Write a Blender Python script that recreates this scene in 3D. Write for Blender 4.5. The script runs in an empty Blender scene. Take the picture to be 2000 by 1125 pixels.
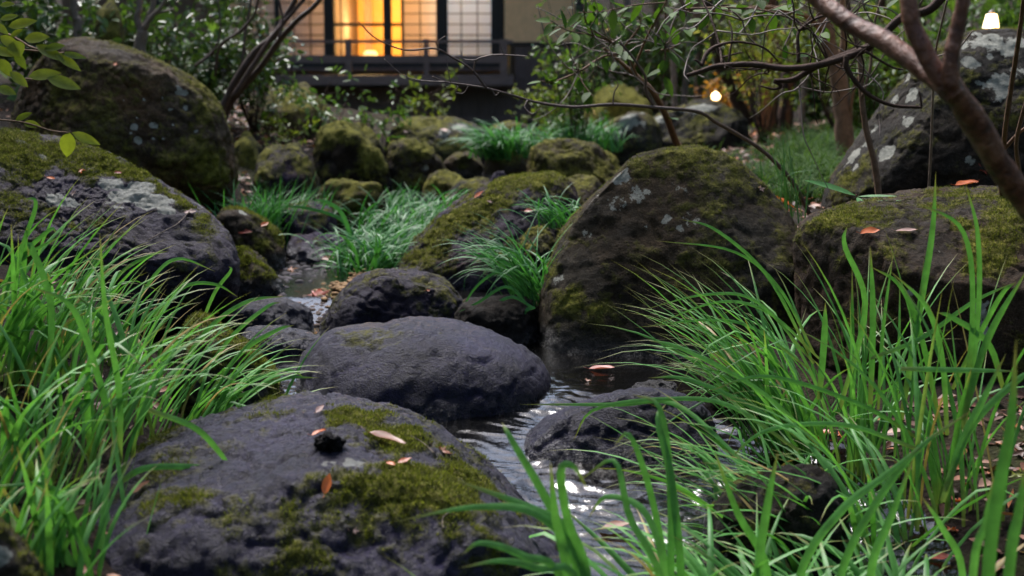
import bpy, bmesh, math, random
import numpy as np
from mathutils import Vector

SC = bpy.context.scene
COL = SC.collection
random.seed(7)
RNG = np.random.default_rng(11)

# ------------------------------------------------------------------ camera
CAM_Z = 1.0
FPX = 2000 * 50.0 / 36.0                       # focal length in photo pixels
PITCH = math.atan((562.5 - 130.0) / FPX)       # horizon 130 px below the top edge
cam_d = bpy.data.cameras.new('camera')
cam_d.lens = 50.0
cam_d.sensor_width = 36.0
cam_d.clip_start = 0.05
cam_d.clip_end = 400.0
cam_d.dof.use_dof = True
cam_d.dof.focus_distance = 3.8
cam_d.dof.aperture_fstop = 3.6
cam = bpy.data.objects.new('camera', cam_d)
cam.location = (0, 0, CAM_Z)
cam.rotation_euler = (math.pi / 2 - PITCH, 0, 0)
COL.objects.link(cam)
SC.camera = cam

# ------------------------------------------------------------------ sky, sun, exposure
SUN_EL, SUN_AZ = math.radians(58), math.radians(-25)     # azimuth from +Y (towards the house), to the left
world = bpy.data.worlds.new('World')
SC.world = world
world.use_nodes = True
wn = world.node_tree.nodes
wl = world.node_tree.links
sky = wn.new('ShaderNodeTexSky')
sky.sky_type = 'NISHITA'
sky.sun_disc = False
sky.sun_elevation = SUN_EL
sky.sun_rotation = SUN_AZ
sky.air_density = 1.0
sky.dust_density = 2.5
sky.ozone_density = 2.2
wn['Background'].inputs['Strength'].default_value = 0.085
wl.new(sky.outputs['Color'], wn['Background'].inputs['Color'])
sun_d = bpy.data.lights.new('sun', 'SUN')
sun_d.energy = 1.6
sun_d.angle = math.radians(25)
sun_d.color = (1.0, 0.97, 0.96)
sun = bpy.data.objects.new('sun', sun_d)
sdir = Vector((math.sin(SUN_AZ) * math.cos(SUN_EL), math.cos(SUN_AZ) * math.cos(SUN_EL), math.sin(SUN_EL)))
sun.rotation_euler = sdir.to_track_quat('Z', 'Y').to_euler()
sun.location = sdir * 30
COL.objects.link(sun)

SC.view_settings.view_transform = 'Standard'
SC.view_settings.look = 'None'
SC.view_settings.exposure = 2.15
SC.view_settings.gamma = 1.0
SC.view_settings.use_curve_mapping = False
SC.render.engine = 'CYCLES'
SC.cycles.use_denoising = True
SC.cycles.max_bounces = 8
SC.cycles.transparent_max_bounces = 12
SC.cycles.caustics_reflective = False
SC.cycles.caustics_refractive = False
SC.cycles.sample_clamp_indirect = 4.0

# ------------------------------------------------------------------ pixel <-> place
FWD = np.array([0, math.cos(PITCH), -math.sin(PITCH)])
UPV = np.array([0, math.sin(PITCH), math.cos(PITCH)])
CAMP = np.array([0, 0, CAM_Z])

def ray(px, py):
    return FWD + np.array([(px - 1000) / FPX, 0, 0]) + UPV * ((562.5 - py) / FPX)

def at(px, py, Y):
    """the place seen at photo pixel (px, py) that lies Y metres ahead"""
    r = ray(px, py)
    return CAMP + r * (Y / r[1])

def proj(P):
    q = np.asarray(P) - CAMP
    dz = q @ FWD
    return 1000 + FPX * q[..., 0] / dz, 562.5 - FPX * (q @ UPV) / dz, dz

# ------------------------------------------------------------------ noise
_perm = np.random.default_rng(3).permutation(256)
_perm = np.concatenate([_perm, _perm, _perm])
_grad = np.random.default_rng(5).normal(size=(256, 3))
_grad /= np.linalg.norm(_grad, axis=1)[:, None]

def pnoise(p):
    p = np.asarray(p, float)
    i = np.floor(p).astype(int)
    f = p - i
    i &= 255
    u = f * f * f * (f * (f * 6 - 15) + 10)
    out = 0
    for dx in (0, 1):
        wx = u[..., 0] if dx else 1 - u[..., 0]
        for dy in (0, 1):
            wy = u[..., 1] if dy else 1 - u[..., 1]
            for dz in (0, 1):
                wz = u[..., 2] if dz else 1 - u[..., 2]
                h = _perm[_perm[_perm[(i[..., 0] + dx) & 255] + ((i[..., 1] + dy) & 255)] + ((i[..., 2] + dz) & 255)]
                g = _grad[h]
                d = f - np.array([dx, dy, dz])
                out = out + wx * wy * wz * (g * d).sum(-1)
    return out * 1.6

def fbm(p, oct=4, gain=0.5, lac=2.03):
    p = np.asarray(p, float)
    a, s = 1.0, 0
    for k in range(oct):
        s = s + a * pnoise(p + 17.3 * k)
        p = p * lac
        a *= gain
    return s

def sstep(a, b, x):
    t = np.clip((x - a) / (b - a), 0, 1)
    return t * t * (3 - 2 * t)

# ------------------------------------------------------------------ objects and meshes
def link(o, parent=None):
    COL.objects.link(o)
    if parent is not None:
        o.parent = parent
    return o

def tag(o, label=None, cat=None, group=None, kind=None):
    if label: o['label'] = label
    if cat: o['category'] = cat
    if group: o['group'] = group
    if kind: o['kind'] = kind
    return o

def empty(name, loc, label=None, cat=None, group=None):
    o = bpy.data.objects.new(name, None)
    o.location = loc
    o.empty_display_size = 0.1
    link(o)
    return tag(o, label, cat, group)

def make_mesh(name, V, F, mat=None, smooth=True):
    """V (n,3), F an (m,k) array or a list of tuples"""
    me = bpy.data.meshes.new(name)
    V = np.asarray(V, np.float32)
    if isinstance(F, np.ndarray):
        m, k = F.shape
        me.vertices.add(len(V))
        me.vertices.foreach_set('co', V.ravel())
        me.loops.add(m * k)
        me.loops.foreach_set('vertex_index', F.astype(np.int32).ravel())
        me.polygons.add(m)
        me.polygons.foreach_set('loop_start', np.arange(0, m * k, k, dtype=np.int32))
        me.update(calc_edges=True)
    else:
        me.from_pydata([tuple(map(float, v)) for v in V], [], [tuple(int(q) for q in f) for f in F])
        me.update()
    if smooth:
        me.polygons.foreach_set('use_smooth', np.ones(len(me.polygons), bool))
    if mat: me.materials.append(mat)
    return me

def attr(me, name, vals):
    a = me.attributes.new(name, 'FLOAT', 'POINT')
    a.data.foreach_set('value', np.asarray(vals, np.float32))

def attr_col(me, name, vals):
    a = me.attributes.new(name, 'FLOAT_COLOR', 'POINT')
    a.data.foreach_set('color', np.asarray(vals, np.float32).ravel())

def mesh_obj(name, V, F, mat, parent=None, smooth=True, world=True):
    """vertices in world coordinates; the object's origin goes to the foot of the shape (or the parent's place)"""
    V = np.asarray(V, float)
    if parent is not None:
        org = np.array(parent.matrix_world.translation if parent.parent is None else (0, 0, 0), float)
        org = ORIG.get(parent.name, np.array(parent.location, float))
        o = bpy.data.objects.new(name, make_mesh(name, V - org, F, mat, smooth))
        link(o, parent)
        ORIG[o.name] = org
    else:
        lo, hi = V.min(0), V.max(0)
        org = np.array([(lo[0] + hi[0]) / 2, (lo[1] + hi[1]) / 2, lo[2]])
        o = bpy.data.objects.new(name, make_mesh(name, V - org, F, mat, smooth))
        o.location = org
        link(o)
        ORIG[o.name] = org
    return o
ORIG = {}

class Bag:
    """collects boxes, tubes and leaves (world coordinates) for one mesh"""
    def __init__(s): s.V, s.F, s.A = [], [], []
    def n(s): return sum(len(v) for v in s.V)
    def add(s, V, F, A=None):
        k = s.n()
        s.V.append(np.asarray(V, float)); s.F += [tuple(q + k for q in f) for f in F]
        if A is not None: s.A.append(np.asarray(A, float))
    def box(s, x0, x1, y0, y1, z0, z1):
        V = [(x, y, z) for z in (z0, z1) for y in (y0, y1) for x in (x0, x1)]
        s.add(V, [(0, 2, 3, 1), (4, 5, 7, 6), (0, 1, 5, 4), (2, 6, 7, 3), (0, 4, 6, 2), (1, 3, 7, 5)])
        return s
    def build(s, name, mat, parent=None, smooth=False):
        o = mesh_obj(name, np.concatenate(s.V), s.F, mat, parent, smooth)
        if s.A: attr_col(o.data, 'bl', np.concatenate(s.A))
        return o

def catmull(P, n):
    P = np.asarray(P, float)
    if len(P) == 2:
        t = np.linspace(0, 1, n)[:, None]
        return P[0] * (1 - t) + P[1] * t
    Q = np.vstack([2 * P[0] - P[1], P, 2 * P[-1] - P[-2]])
    seg = len(P) - 1
    u = np.linspace(0, seg - 1e-6, n)
    i = u.astype(int)
    t = (u - i)[:, None]
    a, b, c, d = Q[i], Q[i + 1], Q[i + 2], Q[i + 3]
    return 0.5 * (2 * b + (c - a) * t + (2 * a - 5 * b + 4 * c - d) * t ** 2 + (3 * b - a - 3 * c + d) * t ** 3)

def tube_geo(P, R, sides=7, lump=0.0, seed=0.0):
    P = np.asarray(P, float)
    n = len(P)
    R = np.broadcast_to(np.asarray(R, float), (n,))
    T = np.gradient(P, axis=0)
    T /= np.linalg.norm(T, axis=1)[:, None] + 1e-9
    ref = np.array([0.31, 0.87, 0.2])
    A = np.cross(T, ref); A /= np.linalg.norm(A, axis=1)[:, None] + 1e-9
    B = np.cross(T, A)
    th = np.linspace(0, 2 * math.pi, sides, endpoint=False)
    V = P[:, None, :] + R[:, None, None] * (A[:, None, :] * np.cos(th)[None, :, None] + B[:, None, :] * np.sin(th)[None, :, None])
    if lump:
        V0 = P[:, None, :]
        k = 1 + lump * fbm(V * (0.35 / max(R.mean(), 1e-3)) + seed, 3)
        V = V0 + (V - V0) * k[..., None]
    V = V.reshape(-1, 3)
    i = np.arange(n - 1)[:, None] * sides
    j = np.arange(sides)[None, :]
    jn = (j + 1) % sides
    F = np.stack([i + j, i + jn, i + sides + jn, i + sides + j], -1).reshape(-1, 4)
    F = [tuple(f) for f in F] + [tuple(range(sides))[::-1], tuple(range((n - 1) * sides, n * sides))]
    return V, F

# ------------------------------------------------------------------ materials
def new_mat(name):
    m = bpy.data.materials.new(name)
    m.use_nodes = True
    nt = m.node_tree
    return m, nt, nt.nodes, nt.links, nt.nodes['Principled BSDF']

class NT:
    """a short way of wiring nodes"""
    def __init__(s, name):
        s.m, s.nt, s.N, s.L, s.P = new_mat(name)
    def node(s, t, **kw):
        n = s.N.new(t)
        for k, v in kw.items(): setattr(n, k, v)
        return n
    def put(s, sock, v):
        if isinstance(v, bpy.types.NodeSocket): s.L.new(v, sock)
        elif isinstance(v, (tuple, list)) and len(v) == 3 and sock.type == 'RGBA': sock.default_value = (*v, 1)
        else: sock.default_value = v
    def attr(s, name):
        n = s.node('ShaderNodeAttribute'); n.attribute_name = name
        return n
    def pos(s): return s.node('ShaderNodeNewGeometry').outputs['Position']
    def noise(s, scale, vec=None, detail=4, rough=0.55, dist=0.0):
        n = s.node('ShaderNodeTexNoise')
        n.inputs['Scale'].default_value = scale; n.inputs['Detail'].default_value = detail
        n.inputs['Roughness'].default_value = rough; n.inputs['Distortion'].default_value = dist
        if vec is not None: s.L.new(vec, n.inputs['Vector'])
        return n.outputs['Fac']
    def vor(s, scale, vec=None, feature='F1', out='Distance', rnd=1.0):
        n = s.node('ShaderNodeTexVoronoi'); n.feature = feature
        n.inputs['Scale'].default_value = scale; n.inputs['Randomness'].default_value = rnd
        if vec is not None: s.L.new(vec, n.inputs['Vector'])
        return n.outputs[out]
    def ramp(s, fac, stops):
        n = s.node('ShaderNodeValToRGB')
        e = n.color_ramp.elements
        while len(e) < len(stops): e.new(0.5)
        for el, (p, c) in zip(e, stops):
            el.position = p
            el.color = (*c, 1) if isinstance(c, (tuple, list)) else (c, c, c, 1)
        s.put(n.inputs['Fac'], fac)
        return n.outputs['Color']
    def mix(s, fac, a, b, mode='MIX'):
        n = s.node('ShaderNodeMix'); n.data_type = 'RGBA'; n.blend_type = mode
        s.put(n.inputs[0], fac); s.put(n.inputs[6], a); s.put(n.inputs[7], b)
        return n.outputs[2]
    def math(s, op, a, b=0.0, clamp=False):
        n = s.node('ShaderNodeMath'); n.operation = op; n.use_clamp = clamp
        s.put(n.inputs[0], a); s.put(n.inputs[1], b)
        return n.outputs[0]
    def bump(s, h, strength=0.5, dist=0.01, normal=None):
        n = s.node('ShaderNodeBump')
        n.inputs['Strength'].default_value = strength; n.inputs['Distance'].default_value = dist
        s.put(n.inputs['Height'], h)
        if normal is not None: s.L.new(normal, n.inputs['Normal'])
        return n.outputs['Normal']

def mat_rock():
    t = NT('rock')
    P = t.pos()
    tone = t.attr('tone').outputs['Color']
    moss, lich, wet = (t.attr(k).outputs['Fac'] for k in ('moss', 'lichen', 'wet'))
    big = t.noise(5, P, 5, 0.6)
    fine = t.noise(75, P, 6, 0.7)
    grain = t.noise(200, P, 4, 0.75)
    warm = t.mix(1.0, tone, (1.30, 0.98, 0.66), 'MULTIPLY')
    tone = t.mix(t.math('MULTIPLY', t.ramp(t.noise(3.3, P, 4, 0.6), [(0.42, 0.0), (0.62, 0.8)]), t.math('SUBTRACT', 1.0, t.math('MULTIPLY', wet, 2.2), True)), tone, warm)
    c = t.mix(1.0, tone, t.ramp(big, [(0.3, 0.22), (0.7, 0.86)]), 'MULTIPLY')
    c = t.mix(1.0, c, t.ramp(fine, [(0.32, 0.5), (0.68, 1.5)]), 'MULTIPLY')
    c = t.mix(1.0, c, t.ramp(grain, [(0.34, 0.5), (0.68, 1.75)]), 'MULTIPLY')
    spk = t.ramp(t.vor(95, P), [(0.06, 1.0), (0.13, 0.0)])
    c = t.mix(t.math('MULTIPLY', spk, t.ramp(t.noise(9, P, 2), [(0.5, 0.0), (0.65, 0.45)])), c, (0.26, 0.25, 0.22))
    # pits of the lava
    pit = t.ramp(t.vor(48, P), [(0.0, 0.0), (0.22, 1.0)])
    pmask = t.ramp(t.noise(14, P, 3), [(0.52, 0.0), (0.62, 1.0)])
    pit = t.mix(pmask, (1, 1, 1), pit)
    c = t.mix(1.0, c, t.mix(0.6, (1, 1, 1), pit), 'MULTIPLY')
    # lichen
    ledge = t.math('ADD', lich, t.math('MULTIPLY', t.math('SUBTRACT', t.noise(42, P, 5, 0.7), 0.5), 1.5))
    lf = t.ramp(ledge, [(0.46, 0.0), (0.56, 1.0)])
    lf = t.math('MULTIPLY', lf, t.ramp(lich, [(0.02, 0.0), (0.15, 1.0)]))
    lc = t.mix(t.noise(130, P, 3), (0.12, 0.12, 0.10), (0.40, 0.40, 0.34))
    c = t.mix(lf, c, lc)
    # wet foot
    c = t.mix(wet, c, t.mix(1.0, c, (0.42, 0.42, 0.5), 'MULTIPLY'))
    # moss
    mn = t.noise(38, P, 5, 0.65)
    me = t.math('ADD', moss, t.math('MULTIPLY', t.math('SUBTRACT', mn, 0.5), 1.5))
    mf = t.ramp(me, [(0.34, 0.0), (0.85, 0.88)])
    mc = t.ramp(t.noise(22, P, 5, 0.7), [(0.28, (0.042, 0.043, 0.012)), (0.5, (0.145, 0.140, 0.028)), (0.74, (0.30, 0.28, 0.056))])
    mc = t.mix(1.0, mc, t.ramp(t.noise(180, P, 3, 0.7), [(0.3, 0.5), (0.7, 1.5)]), 'MULTIPLY')
    c = t.mix(mf, c, mc)
    t.put(t.P.inputs['Base Color'], c)
    r = t.math('ADD', 0.50, t.math('MULTIPLY', fine, 0.36))
    r = t.math('SUBTRACT', r, t.math('MULTIPLY', wet, 0.42))
    r = t.mix(mf, r, (0.95, 0.95, 0.95))
    t.put(t.P.inputs['Roughness'], r)
    t.put(t.P.inputs['Specular IOR Level'], t.mix(mf, t.math('ADD', 0.10, t.math('MULTIPLY', wet, 0.26)), (0.06, 0.06, 0.06)))
    t.put(t.P.inputs['Coat Weight'], t.math('MULTIPLY', t.math('MULTIPLY', wet, 0.05), t.math('SUBTRACT', 1.0, mf, True)))
    t.P.inputs['Coat Roughness'].default_value = 0.4
    h = t.math('ADD', t.math('MULTIPLY', fine, 0.9), t.math('MULTIPLY', grain, 0.55))
    h = t.math('ADD', h, t.math('MULTIPLY', pit, 0.35))
    n1 = t.bump(h, 1.0, 0.013)
    hm = t.math('MULTIPLY', t.math('ADD', t.noise(160, P, 4, 0.75), mn), mf)
    n2 = t.bump(hm, 0.9, 0.012, n1)
    t.put(t.P.inputs['Normal'], n2)
    t.put(t.P.inputs['Coat Normal'], n2)
    return t.m

def mat_simple(name, col, rough=0.6, var=0.3, scale=20, bump=0.0, bscale=60, spec=0.5, stretch=None):
    t = NT(name)
    P = t.pos()
    if stretch:
        mp = t.node('ShaderNodeMapping'); mp.inputs['Scale'].default_value = stretch
        t.L.new(P, mp.inputs['Vector']); P = mp.outputs['Vector']
    n = t.noise(scale, P, 5, 0.65)
    c = t.mix(1.0, col, t.ramp(n, [(0.25, 1 - var), (0.75, 1 + var)]), 'MULTIPLY')
    t.put(t.P.inputs['Base Color'], c)
    t.P.inputs['Roughness'].default_value = rough
    t.P.inputs['Specular IOR Level'].default_value = spec
    if bump: t.put(t.P.inputs['Normal'], t.bump(t.noise(bscale, P, 5, 0.7), bump, 0.01))
    return t.m

def mat_leaf(name, c0, c1, rough=0.35, trans=0.35, dead=None, spec=0.3, straw=None, stops=None):
    """foliage: colour varies from leaf to leaf; thin, so light passes through"""
    t = NT(name)
    a = t.attr('bl')
    sep = t.node('ShaderNodeSeparateColor'); t.L.new(a.outputs['Color'], sep.inputs[0])
    rnd = sep.outputs[1]
    c = t.mix(rnd, c0, c1) if stops is None else t.ramp(rnd, stops)
    if straw: c = t.mix(t.ramp(rnd, [(0.935, 0.0), (0.95, 1.0)]), c, straw)
    c = t.mix(1.0, c, t.ramp(t.noise(35, t.pos(), 3), [(0.3, 0.75), (0.7, 1.25)]), 'MULTIPLY')
    if dead is not None:
        c = t.mix(t.ramp(sep.outputs[0], dead[0]), c, dead[1])
    t.put(t.P.inputs['Base Color'], c)
    t.P.inputs['Roughness'].default_value = rough
    t.P.inputs['Specular IOR Level'].default_value = spec
    tr = t.node('ShaderNodeBsdfTranslucent')
    t.put(tr.inputs['Color'], t.mix(1.0, c, (1.25, 1.35, 0.6), 'MULTIPLY'))
    mx = t.node('ShaderNodeMixShader'); mx.inputs[0].default_value = trans
    t.L.new(t.P.outputs[0], mx.inputs[1]); t.L.new(tr.outputs[0], mx.inputs[2])
    t.L.new(mx.outputs[0], t.N['Material Output'].inputs['Surface'])
    return t.m
# ================================================================== the land
_sy = np.array([-5, 2.0, 2.6, 3.5, 4.3, 5.4, 7.0, 8.6, 10, 12, 16, 60.])
_sx = np.array([0.5, 0.3, 0.2, 0.05, -0.25, -0.60, -0.5, -0.2, 0.0, 0.1, 0.1, 0.1])
_wy = np.array([-5, 2.4, 3.0, 3.5, 3.95, 4.5, 4.9, 5.2, 6.0, 7.0, 8.0, 8.4, 12, 60.])
_wz = np.array([-0.75, -0.09, -0.015, 0.035, 0.085, 0.095, 0.10, 0.155, 0.17, 0.235, 0.26, 0.325, 0.34, 0.34])

def stream_x(y): return np.interp(y, _sy, _sx)
def water_z(y): return np.interp(y, _wy, _wz)

def ground(x, y):
    x = np.asarray(x, float); y = np.asarray(y, float)
    u = x - stream_x(y)
    half = np.interp(y, [0, 3, 5, 8, 12, 14], [0.45, 0.5, 0.62, 0.55, 0.4, 0.2])
    a = np.abs(u) - half
    z = water_z(y) - 0.09 + np.where(u > 0, np.interp(y, [4.4, 5.2, 6, 8.5, 13, 16], [0.17, 0.24, 0.26, 0.10, 0.10, 0.26]), 0.26) * sstep(0, 0.55, a) + np.clip(a - 0.3, 0, 1.6) * np.where(u > 0, np.interp(y, [4.2, 5.0, 6.5], [0.07, 0.15, 0.10]), 0.20)
    z += 0.05 * np.clip(a - 1.9, 0, 6)
    p = np.stack([x, y, 0 * x], -1)
    z += 0.035 * fbm(p * 1.7, 3) + 0.012 * fbm(p * 9 + 4, 3)
    far = sstep(11.5, 14.5, y) * (1 - sstep(19, 24, y)) * (1 - sstep(2.5, 5.0, x))
    z = z * (1 - far) + far * 0.36
    # wooded slope behind the house and beyond the garden
    z += 9.0 * sstep(21, 55, y) + 0.22 * np.clip(y - 22, 0, 40) * 0.5
    z += 5.0 * sstep(7, 26, np.abs(x)) * sstep(2, 10, y)
    z += 0.5 * sstep(9, 14, y) * sstep(2.0, 5.0, x)
    return z

_gx, _gy = np.arange(-8, 14, 0.05), np.arange(1.0, 34, 0.05)
_GZ = ground(*np.meshgrid(_gx, _gy))
def gz(x, y):
    """ground height at one place"""
    a, b = (x + 8) / 0.05, (y - 1.0) / 0.05
    i, j = int(min(max(a, 0), len(_gx) - 2)), int(min(max(b, 0), len(_gy) - 2))
    u, v = min(max(a - i, 0), 1), min(max(b - j, 0), 1)
    return float(_GZ[j, i] * (1 - u) * (1 - v) + _GZ[j, i + 1] * u * (1 - v) + _GZ[j + 1, i] * (1 - u) * v + _GZ[j + 1, i + 1] * u * v)

def mat_ground():
    t = NT('forest_soil')
    P = t.pos()
    n = t.noise(6, P, 6, 0.65)
    c = t.ramp(n, [(0.3, (0.008, 0.006, 0.004)), (0.55, (0.022, 0.014, 0.010)), (0.75, (0.044, 0.028, 0.020))])
    c = t.mix(t.ramp(t.noise(2.3, P, 5, 0.6), [(0.5, 0.0), (0.62, 0.75)]), c, (0.030, 0.034, 0.008))
    peb = t.vor(70, P, out='Color')
    c = t.mix(0.45, c, t.mix(1.0, c, t.ramp(peb, [(0.0, 0.4), (1.0, 2.2)]), 'MULTIPLY'))
    t.put(t.P.inputs['Base Color'], c)
    t.P.inputs['Roughness'].default_value = 0.95
    t.P.inputs['Specular IOR Level'].default_value = 0.15
    h = t.math('ADD', t.noise(45, P, 6, 0.75), t.math('MULTIPLY', t.vor(70, P), -0.5))
    t.put(t.P.inputs['Normal'], t.bump(h, 1.0, 0.03))
    return t.m

def grid_faces(nx, ny):
    i = np.arange(ny - 1)[:, None] * nx
    j = np.arange(nx - 1)[None, :]
    return np.stack([i + j, i + j + 1, i + nx + j + 1, i + nx + j], -1).reshape(-1, 4)

def build_ground():
    ys = np.concatenate([np.linspace(-12, 1.6, 18), np.arange(1.65, 9, 0.04), np.arange(9, 16, 0.12), np.arange(16.2, 30, 0.5), np.linspace(30, 150, 40)])
    xs = np.concatenate([np.linspace(-120, -6, 36), np.arange(-5.7, -2.5, 0.12), np.arange(-2.5, 3.0, 0.04), np.arange(3.0, 6, 0.12), np.linspace(6.2, 120, 36)])
    X, Y = np.meshgrid(xs, ys)
    Z = ground(X, Y)
    V = np.stack([X, Y, Z], -1).reshape(-1, 3)
    o = bpy.data.objects.new('ground', make_mesh('ground', V, grid_faces(len(xs), len(ys)), mat_ground()))
    link(o); tag(o, kind='structure')
    o['label'] = 'dark damp garden soil with the stream bed cut into it'
    return o
build_ground()

def mat_water():
    t = NT('stream_water')
    P = t.pos()
    t.N.remove(t.P)
    lw = t.node('ShaderNodeFresnel'); lw.inputs['IOR'].default_value = 1.5
    gl = t.node('ShaderNodeBsdfGlossy'); gl.inputs['Roughness'].default_value = 0.12
    gl.inputs['Color'].default_value = (1, 1, 1, 1)
    tp = t.node('ShaderNodeBsdfTransparent')
    tp.inputs['Color'].default_value = (0.42, 0.36, 0.30, 1)
    nrm = t.bump(t.noise(55, P, 3, 0.6, 0.5), 0.15, 0.006)
    t.L.new(nrm, gl.inputs['Normal']); t.L.new(nrm, lw.inputs['Normal'])
    mx = t.node('ShaderNodeMixShader')
    t.L.new(lw.outputs[0], mx.inputs[0]); t.L.new(tp.outputs[0], mx.inputs[1]); t.L.new(gl.outputs[0], mx.inputs[2])
    t.L.new(mx.outputs[0], t.N['Material Output'].inputs['Surface'])
    return t.m

def build_water():
    ys = np.concatenate([np.arange(0.5, 2.0, 0.05), np.arange(2.0, 5.0, 0.0085), np.arange(5.0, 12.5, 0.03)])
    us = np.arange(-0.95, 0.95, 0.0095)
    U, Y = np.meshgrid(us, ys)
    X = U + stream_x(Y)
    Z = water_z(Y)
    strong = np.interp(Y, [0, 2.2, 3.8, 4.05, 4.5, 4.9, 5.2, 12], [1, 1.0, 0.9, 0.3, 0.3, 0.6, 0.05, 0.02])
    p = np.stack([X, Y, 0 * X], -1)
    warp = np.stack([fbm(p * 3.1, 2), fbm(p * 3.3 + 9, 2), 0 * X], -1) * 0.09
    q = p + warp
    w = fbm(q * np.array([13, 30, 1]), 3, 0.55) + 0.5 * pnoise(q * np.array([34, 60, 1]) + 5)
    patch = 0.45 + 0.8 * sstep(-0.3, 0.5, fbm(p * 2.1 + 3, 2))
    Z = Z + strong * patch * (0.0068 * w + 0.012 * fbm(p * 6 + 2, 2))
    V = np.stack([X, Y, Z], -1).reshape(-1, 3)
    o = bpy.data.objects.new('stream_water', make_mesh('stream_water', V, grid_faces(len(us), len(ys)), mat_water()))
    link(o); tag(o, 'shallow rippling stream running between the boulders', kind='structure')
build_water()

# ================================================================== boulders
ROCK = mat_rock()
_ico = {}
def ico(level):
    if level not in _ico:
        bm = bmesh.new()
        bmesh.ops.create_icosphere(bm, subdivisions=level, radius=1.0)
        V = np.array([v.co[:] for v in bm.verts])
        F = np.array([[v.index for v in f.verts] for f in bm.faces])
        bm.free()
        V /= np.linalg.norm(V, axis=1)[:, None]
        E = np.concatenate([F[:, [0, 1]], F[:, [1, 2]], F[:, [2, 0]]])
        _ico[level] = (V, F, E)
    return _ico[level]

def vnormals(V, F):
    n = np.cross(V[F[:, 1]] - V[F[:, 0]], V[F[:, 2]] - V[F[:, 0]])
    N = np.zeros_like(V)
    for k in range(3): np.add.at(N, F[:, k], n)
    return N / (np.linalg.norm(N, axis=1)[:, None] + 1e-12)

def smooth_vals(x, E, it):
    n = len(x)
    deg = np.bincount(E[:, 0], minlength=n) + np.bincount(E[:, 1], minlength=n)
    for _ in range(it):
        s = np.bincount(E[:, 0], x[E[:, 1]], n) + np.bincount(E[:, 1], x[E[:, 0]], n)
        x = 0.4 * x + 0.6 * s / deg
    return x

ROCKS = {}
def hull(P):
    P = sorted(map(tuple, P))
    def half(pts):
        h = []
        for q in pts:
            while len(h) > 1 and (h[-1][0] - h[-2][0]) * (q[1] - h[-2][1]) - (h[-1][1] - h[-2][1]) * (q[0] - h[-2][0]) <= 0: h.pop()
            h.append(q)
        return h[:-1]
    return np.array(half(P) + half(P[::-1]))

PURPLE = (0.044, 0.035, 0.064)
GREY = (0.060, 0.053, 0.047)
BROWN = (0.060, 0.044, 0.030)
DARK = (0.030, 0.026, 0.023)

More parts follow.
